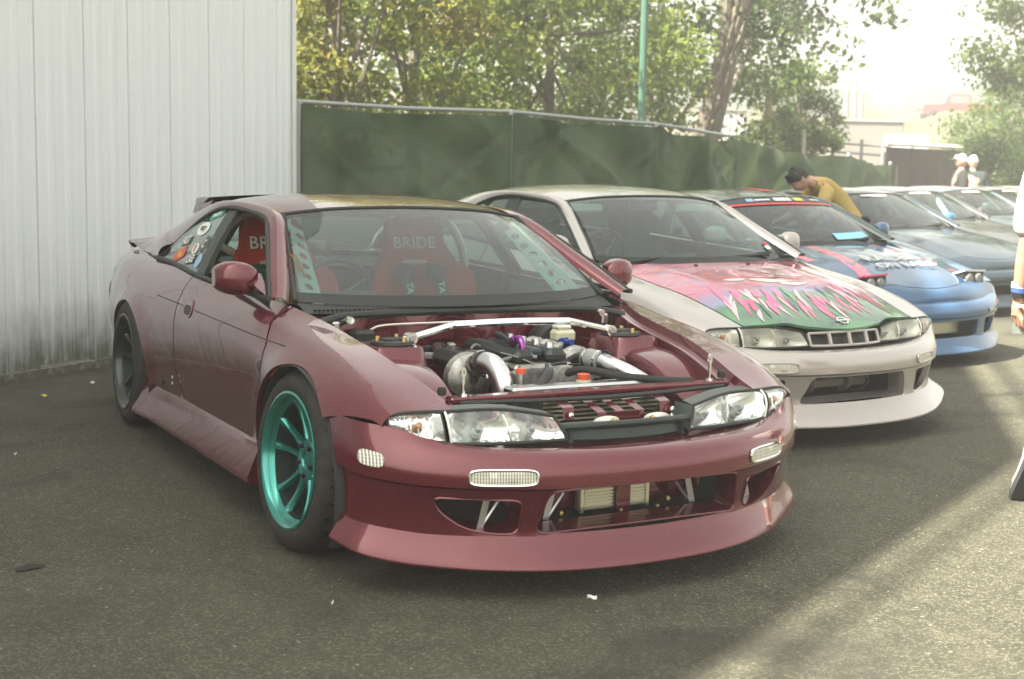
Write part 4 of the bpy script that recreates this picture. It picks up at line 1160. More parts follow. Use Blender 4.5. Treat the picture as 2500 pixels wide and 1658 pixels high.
# ================================================================ maroon drift coupe
MAROON = paint('maroon_paint', (.118, .008, .019), .45, .25, .012, 1.5)
TEAL = paint('teal_wheel', (.012, .25, .215), .7, .25, .03)
BLKRIM = mat('dark_wheel', (.035, .042, .042), .35, .6, .6)
hero, HS = coupe(dict(name='drift_coupe', paint=MAROON, loc=(0, 0, 0), hero=True, flare=.02, qglass=QGLASS, label='maroon drift coupe with its bonnet off and one teal front wheel', group='cars parked in a row'))
mirrors(hero, MAROON)
HB = Bumper(PLAN, brows())
def rounded(poly, r=.02, n=5):
    out = []
    m = len(poly)
    for i in range(m):
        p0, p1, p2 = np.array(poly[i-1]), np.array(poly[i]), np.array(poly[(i+1) % m])
        a = p1+(p0-p1)/np.linalg.norm(p0-p1)*min(r, np.linalg.norm(p0-p1)*.45); b = p1+(p2-p1)/np.linalg.norm(p2-p1)*min(r, np.linalg.norm(p2-p1)*.45)
        for k in range(n+1):
            t = k/n; out.append(tuple((1-t)**2*a+2*t*(1-t)*p1+t*t*b))
    return out
cen = rounded([(-.385, .197), (.385, .197), (.345, .335), (-.345, .335)], .035)
def duct(s): return rounded([(s*.43, .198), (s*.50, .198), (s*.585, .215), (s*.645, .262), (s*.665, .312), (s*.42, .305)], .03)
fb = front_bumper(hero, MAROON, HB, [cen, duct(-1), duct(1)])
for s in (-1, 1):
    bezel_lamp(hero, HB, s*.565, s*.385, .357, .402, lensm=RIBL)
    # side marker
    uc = -s*(-(HB.n-1)+2.35); q_ = [(uc+.42*math.copysign(abs(math.cos(a))**.6, math.cos(a)), 5.0-.12*s*math.cos(a)*0+.36*math.copysign(abs(math.sin(a))**.7, math.sin(a))) for a in np.linspace(0, 2*math.pi, 23)[:-1]]
    panel('side_marker', HB.P, q_, RIBL, hero, h=.02, sc=(.145, .06), flange=.008, center=(.2, 0, .3), lift=.004)
    headlamp(hero, s)
    # opening surrounds get an inner wall
for poly, nm in ((cen, 'grille_surround'), (duct(-1), 'duct_surround'), (duct(1), 'duct_surround')):
    q = [HB.yz(y, z) for y, z in poly]; P = HB.P(q); rows = [[tuple(p) for p in np.concatenate([P, P[:1]])], [(p[0]-.09, p[1]*.985, p[2]+(.012 if p[2] < .26 else -.012)) for p in np.concatenate([P, P[:1]])]]
    MB().grid(rows).build(nm, MAROON, hero)
    MB().tube([tuple(p+np.array([.001, 0, 0])) for p in np.concatenate([P, P[:1]])], .004, 5, False).build('opening_edge', MAROON, hero)
# bumper shelf under the lamps and black grille bar
loft('bumper_shelf', [tuple(p) for p in HB.P([(u, 7) for u in np.linspace(-4.4, 4.4, 17)])], [(p[0]-.13, p[1], p[2]-.012) for p in HB.P([(u, 7) for u in np.linspace(-4.4, 4.4, 17)])], MAROON, hero, 0, 2)
GR = mat('grille_black', (.018, .03, .027), .4)
grille = MB().tube(smooth_path([(.724, -.235, .494), (.752, -.12, .499), (.762, 0, .500), (.752, .12, .499), (.724, .235, .494)], 5), .011, 8).build('grille_bar', GR, hero)
MB().grid([[(x+.012, y, .485), (x+.022, y, .455)] for x, y in [(.70, -.215), (.732, -.12), (.744, 0), (.732, .12), (.70, .215)]]).build('grille_lower', GR, grille)
for s in (-1, 1): MB().box((.725, s*.205, .475), (.02, .012, .06), s*.4).build('grille_end', GR, grille)
# crash beam, oil cooler and brackets seen through the openings
MB().box((.60, 0, .255), (.05, .74, .05), bev=.008).build('crash_bar', MAROON, hero)
MB().box((.61, 0, .225), (.03, .60, .035), bev=.006).build('crash_bar', MAROON, hero)
cool = MB().box((.655, -.005, .262), (.03, .26, .105), bev=.004).build('oil_cooler', mat('cooler_alu', (.52, .49, .38), .4, .9), hero)
for k in range(9): MB().box((.672, -.005, .222+k*.0105), (.008, .225, .005)).build('fin', mat('fin_alu', (.62, .60, .48), .3, 1.0), cool)
for y in (-.128, .118): MB().box((.673, y, .262), (.008, .012, .112)).build('end_tank', mat('fin_alu'), cool)
MB().box((.685, .02, .262), (.006, .05, .12)).build('cooler_bracket', MAROON, hero)
for y, z in [(-.22, .222), (.0, .208), (.14, .208), (.18, .23)]: MB().lathe([(0, .008), (.007, .007), (.008, 0)], 6, Matrix.Translation((.70, y, z)) @ Matrix.Rotation(R_(90), 4, 'Y')).build('bolt', ZINC, hero)
for s in (-1, 1):
    for yy in (.26, .485):
        MB().box((.70, s*yy, .27), (.012, .022, .13), M=Matrix.Rotation(R_(14)*s, 3, 'X')).build('bumper_stay', STEEL, hero)
        MB().tube([(.70, s*(yy-.05), .285), (.70, s*(yy+.004), .215)], .006, 6).build('bumper_stay', STEEL, hero)
MB().grid([[(.56, y, .15), (.56, y, .44)] for y in np.linspace(-.72, .72, 9)]).build('front_bulkhead', DARKIN, hero)
MB().grid([[(x, y, .15) for x in (.45, .70)] for y in np.linspace(-.5, .5, 9)]).build('undertray', DARKIN, hero)
# core support and slam panel
core = MB().box((.535, 0, .566), (.05, 1.06, .022), bev=.006).build('core_support', MAROON, hero)
MB().tube([(.556, -.50, .560), (.585, -.25, .556), (.60, 0, .555), (.585, .25, .556), (.556, .50, .560)], .008, 6).build('core_support_seal', SEAL, core)
MB().grid([[(.56, y, .556), (.56, y, .44)] for y in np.linspace(-.25, .25, 5)]).build('radiator_panel', DARKIN, core)
for k in range(7):
    MB().box((.572, 0, .545-k*.014), (.012, .44, .006)).build('condenser_tube', mat('fin_alu'), hero)
for y in (-.165, .20): MB().add([(.545, y-.025, .562), (.545, y+.025, .562), (.64, y+.02, .538), (.64, y-.02, .538), (.645, y+.02, .50), (.645, y-.02, .50)], [(0, 1, 2, 3), (3, 2, 4, 5)]).build('lamp_bracket', MAROON, hero, False)
for y0 in (-.07, .0, .075): MB().add([(.545, y0-.016, .560), (.545, y0+.016, .560), (.665, y0+.03, .520), (.665, y0-.002, .520), (.67, y0+.028, .475), (.67, y0, .475)], [(0, 1, 2, 3), (3, 2, 4, 5)]).build('latch_bracket', MAROON, hero, False)
MB().box((.672, .03, .497), (.008, .10, .045)).build('latch_plate', MAROON, hero)
for y in (-.055, .135): MB().lathe([(0, .01), (.045, .0), (.04, -.006)], 16, Matrix.Translation((.69, y, .497)) @ Matrix.Rotation(R_(90), 4, 'Y') @ Matrix.Diagonal((.35, 1.1, 1, 1))).build('emblem_stay', mat('white_metal', (.7, .69, .64), .4, .2), hero)
for y, z in [(-.165, .515), (.22, .512), (.22, .49), (-.035, .497), (.11, .497)]: MB().lathe([(0, .012), (.009, .010), (.010, 0)], 6, Matrix.Translation((.70 if abs(y) < .15 else .65, y, z)) @ Matrix.Rotation(R_(80), 4, 'Y')).build('bolt', CHROME if abs(y) > .15 else ZINC, hero)
# bonnet pins and rubber stops
for s in (-1, 1):
    p = MB().tube([(.518, s*.471, .572), (.518, s*.471, .645)], .0055, 8).tube([(.518, s*.471, .572), (.518, s*.471, .582)], .013, 8).build('bonnet_pin', CHROME, hero)
    MB().lathe([(.0035, -.004), (.009, -.004), (.009, .004), (.0035, .004)], 10, Matrix.Translation((.518, s*.471, .648)) @ Matrix.Rotation(R_(90), 4, 'Y') @ Matrix.Diagonal((1.9, 1, 1, 1))).build('pin_head', CHROME, p)
    MB().lathe([(.013, 0), (.015, .012), (.012, .024), (0, .026)], 10, Matrix.Translation((.50, s*.535, .578))).build('rubber_stop', RUBBER, hero)

# ---------------------------------------------------------------- engine bay
bayM = MAROON
for s in (-1, 1):
    # bonnet-edge flange inside the fender
    e = [tuple(HS.P([(x, 1.0)], s)[0]) for x in np.arange(-.40, .63, .06)]
    loft('fender_flange', e, [(p[0], p[1]-s*.012, p[2]-.028) for p in e], bayM, hero, 0, 1)
    loft('fender_flange', [(p[0], p[1]-s*.012, p[2]-.028) for p in e], [(p[0], p[1]-s*.045, p[2]-.032) for p in e], bayM, hero, 0, 1)
    # apron between flange and wheel house
    loft('inner_fender', [(p[0], p[1]-s*.045, p[2]-.032) for p in e], [(p[0], p[1]-s*.06, .42) for p in e], bayM, hero, 0, 3)
    # domed wheel house
    rows = []
    for t in np.linspace(0, 1, 19):
        x = .05+.43*t; zc = .64-.02*t-.17*t**2.6
        rows.append([(x, s*(.565-.175*q), zc-.025*q**3-(.22*max(0, (q-.82)/.18)**1.6)) for q in np.linspace(0, 1, 15)])
    MB().grid(rows).build('wheel_house', bayM, hero)
    # strut tower: raised box with rounded top
    rows = []
    for t in np.linspace(-1, 1, 17):
        row = []
        for q in np.linspace(-1, 1, 15):
            rr_ = max(abs(t), abs(q)); e2 = (abs(t)**4+abs(q)**4)**.25
            zz = .676-.004*e2-.14*max(0, (e2-.80)/.2)**1.5
            row.append((-.045+.145*t, s*(.485+.125*q), zz))
        rows.append(row)
    tw = MB().grid(rows).build('strut_tower', bayM, hero)
    MB().lathe([(0, .018), (.03, .018), (.034, .012), (.075, .010), (.078, 0)], 24, Matrix.Translation((-.045, s*.47, .676))).build('strut_top', PITCHBLK, tw)
    for a in range(3): MB().lathe([(0, .02), (.008, .018), (.009, 0)], 6, Matrix.Translation((-.045+.055*math.cos(a*2.1+.4), s*.47+.055*math.sin(a*2.1+.4), .684))).build('strut_nut', ZINC, tw)
    MB().grid([[(x, s*.40, .65 if z else .30) for z in (0, 1)] for x in (-.40, -.19, .06)]).build('bay_wall', bayM, hero)
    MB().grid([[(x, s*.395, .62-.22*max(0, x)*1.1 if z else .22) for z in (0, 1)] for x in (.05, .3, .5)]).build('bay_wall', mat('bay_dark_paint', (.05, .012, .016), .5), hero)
# firewall with pressed ribs and scuttle
fwr = []
for y in np.linspace(-.64, .64, 33):
    fwr.append([(-.40+.012*math.sin(y*22)*(1 if .3 < k < .9 else 0), y, .30+.44*k) for k in np.linspace(0, 1, 9)])
fw = MB().grid(fwr).build('firewall', bayM, hero)
for y in (-.38, -.12, .2, .42): MB().box((-.392, y, .66), (.02, .10, .05), bev=.006).build('pressing', bayM, fw)
ws = smooth_path([(-.30, -.655, .722), (-.335, -.60, .735), (-.37, -.50, .745), (-.385, -.3, .748), (-.385, 0, .750), (-.385, .3, .748), (-.37, .50, .745), (-.335, .60, .735), (-.30, .655, .722)], 6)
MB().tube(ws, .014, 8).build('bonnet_seal', SEAL, hero)
cowl = loft('cowl_panel', [(p[0]+.0, p[1], p[2]-.004) for p in WB], [(-.40, -.66, .752), (-.40, -.5, .748), (-.395, -.25, .748), (-.392, 0, .748), (-.395, .25, .748), (-.40, .5, .748), (-.40, .66, .752)], mat('cowl_black', (.022, .026, .024), .5), hero, 0, 2)
for k in range(18): MB().box((-.425-.02*abs(-.62+k*.02+.4), -.62+k*.017, .762), (.05, .006, .004)).build('cowl_slot', mat('slot_dark', (.006, .006, .006), .8), cowl)
# front strut brace
br = MB().tube(smooth_path([(-.026, -.403, .696), (-.033, -.33, .712), (-.042, -.245, .731), (-.045, -.22, .733), (-.045, 0, .737), (-.045, .22, .733), (-.042, .245, .731), (-.033, .33, .712), (-.026, .403, .696)], 5), .0135, 10).build('strut_brace', CHROME, hero)
for s in (-1, 1):
    MB().cyl((-.01, s*.41, .694), (-.045, s*.41, .694), .021, 16).build('brace_eye', CHROME, br)
    MB().lathe([(0, .004), (.011, .004), (.012, 0)], 12, Matrix.Translation((-.008, s*.41, .694)) @ Matrix.Rotation(R_(90), 4, 'Y')).build('brace_bolt', STEEL, br)
    MB().box((-.04, s*.455, .690), (.05, .11, .012), bev=.004).build('brace_bracket', PITCHBLK, br)
# brake line and hinges
MB().tube(smooth_path([(-.385, -.47, .655), (-.37, -.42, .69), (-.37, -.36, .705), (-.37, -.15, .708), (-.37, .1, .71)], 6), .004, 6).build('brake_line', mat('white_line', (.75, .73, .66), .4), hero)
for s in (-1, 1):
    hg = MB().box((-.34, s*.575, .705), (.05, .03, .045), bev=.006).build('bonnet_hinge', ALU, hero)
    MB().tube([(-.35, s*.56, .71), (-.30, s*.54, .735)], .010, 8).build('hinge_arm', ALU, hg)
    MB().lathe([(0, .006), (.014, .006), (.015, -.01)], 12, Matrix.Translation((-.285, s*.535, .735)) @ Matrix.Rotation(R_(90), 4, 'Y')).build('hinge_pivot', CHROME, hg)
MB().box((-.33, -.47, .665), (.07, .09, .06), bev=.012).build('wiper_motor', PITCHBLK, hero)
# engine
eng = MB().box((-.06, .0, .47), (.52, .30, .22), bev=.02).build('engine', mat('engine_dark', (.05, .052, .05), .5, .4), hero)
headm = mat('cast_alu', (.40, .41, .39), .5, .9)
h = NT(headm); cn = h.noise(h.coord(), 40, 5, .6); h.base(h.ramp(cn, [(.3, (.22, .22, .20)), (.7, (.55, .55, .52))])); h.bump(cn, .3, .004)
MB().box((-.06, .02, .585), (.46, .24, .045), bev=.012).build('cylinder_head', headm, eng)
rk = MB().box((-.07, -.045, .628), (.44, .085, .055), bev=.02).build('rocker_cover', mat('rocker_black', (.016, .02, .02), .35), eng)
MB().box((-.07, .085, .628), (.44, .085, .055), bev=.02).build('rocker_cover', mat('rocker_black'), eng)
MB().box((-.07, .02, .640), (.36, .055, .03), bev=.008).build('coil_cover', mat('coil_blue_black', (.02, .035, .05), .4), eng)
for k in range(4): MB().lathe([(0, .02), (.014, .018), (.016, 0)], 12, Matrix.Translation((-.22+k*.1, .085, .655))).build('cap_bolt', ALU, eng)
# scalloped front timing cover
poly = [(-.15, .40), (.16, .40), (.17, .56), (.14, .60)]+[(.12-.03*k/4*1.0, .60-.022*math.sin(math.pi*k/4)) for k in range(1, 4)]+[(.085, .605), (.045, .605)]+[(.04-.02*k, .605-.025*math.sin(math.pi*k/4)) for k in range(1, 4)]+[(-.04, .608), (-.10, .606), (-.14, .59)]
MB().prism(poly, .20, .245, lambda u, v_, d: (d, u, v_)).build('timing_cover', headm, eng, True, 30)
for y, z, r in [(-.05, .47, .065), (.10, .45, .05), (-.14, .50, .04)]: MB().lathe([(0, .02), (r*.4, .02), (r*.5, .005), (r, .005), (r, -.02), (0, -.02)], 20, Matrix.Translation((.27, y, z)) @ Matrix.Rotation(R_(90), 4, 'Y')).build('pulley', PITCHBLK, eng)
# intake plenum and throttle
for k in range(4): MB().tube(smooth_path([(-.24+k*.105, .12, .60), (-.24+k*.105, .20, .635), (-.24+k*.105, .26, .60)], 4), .024, 10).build('intake_runner', headm, eng)
MB().tube([(-.27, .27, .585), (.11, .27, .585)], .05, 14).build('plenum', headm, eng)
# turbo side: dark manifold and heat shield
MB().box((-.08, -.21, .60), (.26, .10, .07), bev=.03).build('turbo_shield', mat('shield_dark', (.04, .045, .043), .4, .7), eng)
MB().lathe([(.02, .05), (.05, .045), (.085, .02), (.09, -.01), (.07, -.04), (.03, -.05)], 24, Matrix.Translation((.07, -.235, .56)) @ Matrix.Rotation(R_(90), 4, 'Y')).build('turbocharger', headm, eng)
for k in range(3): MB().tube(smooth_path([(-.30+.13*k, -.13, .60), (-.28+.13*k, -.19, .625), (-.15+.08*k, -.23, .60)], 4), .02, 8).build('exhaust_runner', mat('exhaust_brown', (.10, .085, .07), .5, .9), eng)
# silver charge pipes with clamped couplers
pipe = smooth_path([(.13, -.235, .605), (.19, -.235, .628), (.25, -.225, .622), (.29, -.215, .575), (.30, -.215, .50), (.315, -.225, .42)], 7)
p1 = MB().tube(pipe, .036, 18).build('charge_pipe', ALU, hero)
for i, wdt in ((3, .006), (6, .006)):
    a, b = Vector(pipe[i]), Vector(pipe[i+1]); d = (b-a).normalized()
    MB().tube([a-d*.006, a+d*.006], .0425, 18).build('hose_clamp', CHROME, p1)
MB().tube(pipe[1:9], .0405, 18).build('coupler', PITCHBLK, p1)
pipe = smooth_path([(.05, .235, .60), (.13, .235, .612), (.20, .255, .603), (.28, .30, .575), (.38, .36, .52)], 6)
p2 = MB().tube(pipe, .030, 18).build('charge_pipe', ALU, hero)
MB().tube(pipe[4:11], .035, 18).build('coupler', mat('grey_coupler', (.30, .31, .30), .5), p2)
for i in (5, 9):
    a, b = Vector(pipe[i]), Vector(pipe[i+1]); d = (b-a).normalized(); MB().tube([a-d*.005, a+d*.005], .0375, 18).build('hose_clamp', CHROME, p2)
# radiator, cap, hoses
rad = MB().box((.40, .03, .556), (.075, .56, .035), bev=.008).build('radiator', ALU, hero)
MB().box((.405, .03, .40), (.045, .54, .24)).build('radiator_core', DARKIN, rad)
MB().lathe([(.02, 0), (.022, .01), (.022, .022), (0, .026)], 12, Matrix.Translation((.385, .045, .578))).build('radiator_cap', mat('orange_cap', (.65, .09, .03), .5), rad)
MB().lathe([(.025, -.01), (.025, .012)], 12, Matrix.Translation((.385, .045, .57))).build('filler_neck', mat('pale_plastic', (.62, .58, .45), .5), rad)
MB().tube(smooth_path([(.22, .06, .575), (.30, .10, .60), (.40, .20, .585), (.46, .34, .572), (.49, .42, .57)], 6), .014, 8).build('coolant_hose', RUBBER, hero)
MB().tube(smooth_path([(.22, -.02, .56), (.30, -.04, .60), (.36, -.10, .575), (.40, -.15, .55)], 6), .018, 10).build('coolant_hose', PITCHBLK, hero)
MB().tube([(.33, -.19, .548), (.40, -.16, .552)], .022, 12).build('coolant_outlet', ALU, hero)
MB().lathe([(0, .02), (.016, .016), (.018, 0)], 10, Matrix.Translation((.30, -.15, .60))).build('oil_cap', mat('orange_cap'), eng)
MB().tube([(.30, -.15, .55), (.30, -.15, .60)], .012, 8).build('oil_filler', headm, eng)
# reservoir on the far side
rs = MB().box((-.24, .33, .655), (.075, .085, .05), bev=.012).build('brake_reservoir', mat('reservoir_plastic', (.62, .60, .44), .5), hero)
MB().box((-.24, .325, .690), (.06, .06, .022), bev=.008).build('reservoir_cap', mat('reservoir_lid', (.72, .72, .66), .5), rs)
MB().lathe([(.055, -.05), (.10, -.03), (.105, .02), (.09, .05), (.03, .055)], 24, Matrix.Translation((-.33, .33, .60)) @ Matrix.Rotation(R_(90), 4, 'Y')).build('brake_booster', PITCHBLK, hero)
# purple fitting, blue fittings, hoses and loom
pur = mat('purple_anodised', (.28, .07, .30), .25, .9)
MB().tube(smooth_path([(.03, -.035, .672), (.06, -.03, .69), (.085, -.03, .675), (.09, -.03, .648), (.075, -.05, .638)], 5), .012, 10).build('purple_fitting', pur, eng)
MB().cyl((.02, -.035, .668), (.045, -.033, .684), .017, 6).build('purple_nut_fitting', pur, eng)
MB().tube(smooth_path([(.02, -.035, .668), (-.08, -.02, .68), (-.20, .02, .675), (-.32, .10, .66)], 5), .012, 8).build('braided_hose', mat('hose_black', (.02, .02, .022), .5), eng)
for y, x in ((.20, .0), (.215, -.06)): MB().cyl((x, y, .655), (x+.03, y+.01, .66), .014, 8).build('blue_fitting', mat('blue_anodised', (.03, .06, .30), .3, .9), eng)
rnd = random.Random(5)
for k in range(44):
    a = Vector((rnd.uniform(-.32, .2), rnd.uniform(-.3, .34), rnd.uniform(.57, .65))); b = a+Vector((rnd.uniform(-.12, .12), rnd.uniform(-.12, .12), rnd.uniform(-.06, .0))); c = (a+b)/2+Vector((0, 0, rnd.uniform(.0, .018)))
    MB().tube(smooth_path([a, c, b], 5), rnd.choice([.003, .005, .007]), 6).build('hose', rnd.choice([RUBBER, RUBBER, PITCHBLK, mat('loom_grey', (.22, .22, .21), .6), ALU]), eng)
for k in range(26):
    p = (rnd.uniform(-.3, .24), rnd.uniform(-.28, .32), rnd.uniform(.575, .635))
    MB().box(p, (rnd.uniform(.02, .05), rnd.uniform(.02, .05), rnd.uniform(.015, .035)), rnd.uniform(0, 1.5), bev=.004).build('connector', rnd.choice([PITCHBLK, headm, mat('loom_grey')]), eng)
MB().box((.05, 0, .25), (1.0, .85, .02)).build('bay_floor', DARKIN, hero, False)

# ---------------------------------------------------------------- cabin
RED = mat('red_fabric', (.52, .045, .020), .85)
h = NT(RED); fn_ = h.noise(h.coord(), 60, 3); h.bump(fn_, .2, .003)
bucket_seat(hero, -1.50, -.36, RED)
bucket_seat(hero, -1.50, .36, RED)
dash = loft('dashboard', [(-.53, -.62, .755), (-.50, 0, .755), (-.53, .62, .755)], [(-.83, -.64, .735), (-.80, 0, .74), (-.83, .64, .735)], DARKIN, hero, .02, 5)
loft('dash_face', [(-.83, -.64, .735), (-.80, 0, .74), (-.83, .64, .735)], [(-.80, -.64, .45), (-.78, 0, .45), (-.80, .64, .45)], DARKIN, dash, .02, 4)
MB().box((-.84, -.36, .765), (.10, .30, .06), bev=.025).build('gauge_hood', DARKIN, dash)
swc = Vector((-.96, -.36, .77)); Msw = Matrix.Translation(swc) @ Matrix.Rotation(R_(-66), 4, 'Y')
sw = MB().tube([tuple(Msw @ Vector((.165*math.cos(a), .165*math.sin(a), 0))) for a in np.linspace(0, 2*math.pi, 41)], .014, 8, False).build('steering_wheel', PITCHBLK, hero)
for a in (0, 2.094, 4.189):
    MB().tube([tuple(Msw @ Vector((.03*math.cos(a+math.pi), .03*math.sin(a+math.pi), -.04))), tuple(Msw @ Vector((.16*math.cos(a+math.pi), .16*math.sin(a+math.pi), 0)))], .012, 6).build('wheel_spoke', mat('satin_black', (.03, .03, .03), .35), sw)
MB().lathe([(0, .012), (.02, .010), (.03, 0), (.035, -.04)], 20, Msw @ Matrix.Translation((0, 0, -.03))).build('horn_button', STEEL, sw)
MB().cyl(swc+Vector((.015, 0, -.02)), swc+Vector((.25, 0, -.12)), .03, 10).build('steering_column', PITCHBLK, sw)
cage = mat('cage_tube', (.60, .56, .47), .35, .3, .5)
cg = MB().tube(smooth_path([(-1.78, -.66, .25), (-1.78, -.655, .80), (-1.76, -.60, .99), (-1.75, -.50, 1.085), (-1.74, -.40, 1.10), (-1.74, .40, 1.10), (-1.75, .50, 1.085), (-1.76, .60, .99), (-1.78, .655, .80), (-1.78, .66, .25)], 6), .022, 10).build('roll_cage', cage, hero)
for s in (-1, 1):
    MB().tube([(-1.75, s*.52, 1.07), (-2.6, s*.48, .72)], .02, 8).build('cage_stay', cage, cg)
    MB().tube(smooth_path([(-.80, s*.64, .50), (-.78, s*.635, .80), (-.94, s*.575, .985), (-1.07, s*.515, 1.075), (-1.20, s*.51, 1.10), (-1.74, s*.50, 1.09)], 6), .02, 8).build('cage_stay', cage, cg)
MB().tube([(-1.77, -.62, .95), (-1.77, .55, .35)], .02, 8).build('cage_stay', cage, cg)
MB().tube([(-1.76, -.60, .86), (-1.76, .60, .86)], .018, 8).build('harness_bar', cage, cg)
MB().tube([(-1.74, -.45, 1.09), (-2.55, .42, .74)], .018, 8).build('cage_stay', cage, cg)
# dimpled pillar gussets: plate with round holes
guss = mat('gusset_white', (.22, .24, .24), .5)
for s in (-1, 1):
    A = Vector((-.565, s*.625, .795)); B = Vector((-1.01, s*.520, 1.062)); d = (B-A); L = d.length; d.normalize()
    inn = Vector((-.12, -s*.9, -.30)); inn = (inn-d*inn.dot(d)).normalized()
    W_ = .105
    outer = [(0, 0), (L, 0), (L*.98, W_*.55), (0, W_)]
    holes = [[(L*(k+.5)/7.4+.020*math.cos(a), W_*.46*(1-.25*k/7)+.020*math.sin(a)) for a in np.linspace(0, 2*math.pi, 17)[:-1]] for k in range(7)]
    fnp = lambda q: np.array([tuple(A+d*u+inn*v_) for u, v_ in np.atleast_2d(q)])
    panel('pillar_gusset', fnp, outer, guss, hero, holes=holes, h=.03, flange=.004)
# rag hanging from the right pillar and inner door skins
rag = mat('tan_cloth', (.42, .21, .07), .9)
MB().grid([[(-.80+.10*t+.01*math.sin(7*v_), -.60+.012*math.sin(9*t+4*v_)+.13*t*v_, .965-.21*v_-.02*t) for t in np.linspace(0, 1, 8)] for v_ in np.linspace(0, 1, 14)]).build('hanging_cloth', rag, hero)
for s in (-1, 1):
    MB().grid([[(x, s*.765, z) for z in (.30, .60, .795)] for x in np.linspace(-1.5, -.5, 6)]).build('door_card', DARKIN if s < 0 else mat('grey_card', (.10, .11, .105), .8), hero)
    MB().grid([[(x, s*.70, z) for z in (.30, .60, .83)] for x in np.linspace(-2.5, -1.5, 6)]).build('rear_trim', DARKIN, hero)
MB().grid([[(-1.95, y, z) for y in (-.70, .70)] for z in (.2, .62)]).build('rear_bulkhead', DARKIN, hero)
MB().grid([[(x, y, .83 if x < -2.5 else .62) for y in (-.66, .66)] for x in (-1.95, -2.49, -2.51, -3.05)]).build('parcel_shelf', DARKIN, hero)
MB().grid([[(x, y, .20) for y in (-.74, .74)] for x in (-.75, -1.95)]).build('cabin_floor', DARKIN, hero)

# ---------------------------------------------------------------- roof visor, boot wing, stickers
rows = []
for t in np.linspace(-1, 1, 21):
    y = .55*t; sw_ = .05*t*t
    zt = 1.178-.022*t*t
    rows.append([(-2.20+sw_, y, zt+.006), (-2.33+sw_*.6, y*1.0, zt+.006), (-2.46+sw_*.3, y*.98, zt-.002), (-2.50, y*.96, zt-.018), (-2.56, y*.93, zt-.075), (-2.55, y*.93, zt-.082), (-2.45, y*.96, zt-.03), (-2.30, y*.98, zt-.02)])
vz = MB().grid(rows)
for e_ in (0, -1): vz.add(rows[e_], [tuple(range(8))])
vz.build('roof_visor', MAROON, hero, True, 40)
for s in (-1, 1): MB().prism([(-2.16, 1.150), (-2.40, 1.158), (-2.47, 1.150), (-2.56, 1.082), (-2.45, 1.062), (-2.28, 1.098)], .515, .528, lambda u, v_, d: (u, s*d, v_)).build('visor_side', MAROON, hero, False)
rows = []
for t in np.linspace(-1, 1, 23):
    y = .655*t; x = -3.42+.10*t*t; z = .905-.018*t*t-.012*abs(t)**6
    rows.append([(x, y, z), (x-.08, y, z+.018), (x-.16, y, z+.016), (x-.225, y, z+.026), (x-.228, y, z+.016), (x-.15, y, z-.006), (x-.06, y, z-.010), (x, y, z)])
wing = MB().grid(rows).build('boot_wing', MAROON, hero, True, 45)
for s in (-1, 1): MB().box((-3.42, s*.50, .882), (.13, .03, .05), bev=.01).build('wing_stand', MAROON, wing)
gf = side_glass(-1)
def sticker(x, z, rx_, rz_, col, shape='rect', name='sticker', txt=None, tc=None, rot=0.0, size=.03):
    poly = [(x+rx_*math.cos(a), z+rz_*math.sin(a)) for a in np.linspace(0, 2*math.pi, 25)[:-1]] if shape == 'round' else [(x-rx_, z-rz_), (x+rx_, z-rz_), (x+rx_, z+rz_), (x-rx_, z+rz_)]
    if rot:
        c_, s_ = math.cos(rot), math.sin(rot); poly = [(x+(a-x)*c_-(b-z)*s_, z+(a-x)*s_+(b-z)*c_) for a, b in poly]
    o = panel(name, gf, poly, col, hero, h=.2, flange=0, lift=.003)
    if txt:
        p = gf([(x, z)])[0]; p2 = gf([(x+.01, z+.01*math.tan(rot))])[0]; p3 = gf([(x, z+.01)])[0]
        M = frame_M(tuple(p+np.array([0, -.0055, .002])), tuple(p2-p), tuple(p3-p))
        text_mesh(txt, size, tc or WHITEP, o, M, extrude=.0005, bold=.0006)
    return o
stw = mat('sticker_white', (.75, .76, .74), .5); sto = mat('sticker_orange', (.55, .10, .03), .5); stb = mat('sticker_blue', (.25, .42, .60), .5); stg = mat('sticker_green', (.03, .30, .16), .5); stk = mat('sticker_dark', (.06, .07, .06), .5); str_ = mat('sticker_red', (.45, .04, .04), .5)
sticker(-1.735, 1.083, .085, .015, stg, txt='TRAKTR', size=.03, rot=.16)
sticker(-1.81, 1.018, .095, .031, stw, 'round', txt='WEST', tc=stk, size=.036)
sticker(-1.985, .955, .070, .020, stk, txt='FAST', rot=.12, size=.06)
sticker(-2.00, .893, .095, .027, sto, rot=.22); sticker(-2.00, .893, .035, .015, mat('sticker_yellow', (.6, .35, .05), .5), 'round')
sticker(-1.745, .930, .055, .024, stw, 'round', txt='8', tc=str_, size=.05)
sticker(-1.63, .955, .045, .036, stk, 'round', txt='C', size=.06)
sticker(-1.735, .882, .075, .020, stk, txt='CASE', rot=.1, size=.055)
sticker(-1.585, .882, .045, .030, stb, 'round')
# rub marks, fender clips
for z in (.372, .345): MB().lathe([(0, .004), (.006, .003), (.007, 0)], 8, Matrix.Translation((-1.585, -.869, z)) @ Matrix.Rotation(R_(90), 4, 'X')).build('skirt_clip', mat('white_clip', (.7, .7, .66), .5), hero)

# ---------------------------------------------------------------- wheels
for s in (-1, 1):
    wheel(hero, (.02, s*.765, .303), s, .303, .205, .218, TEAL if s < 0 else TEAL, camber=R_(4.0), steer=R_(4))
    wheel(hero, (-2.525, s*.775, .322), s, .322, .225, .232, BLKRIM, camber=R_(2.0), nutm=BLKRIM)
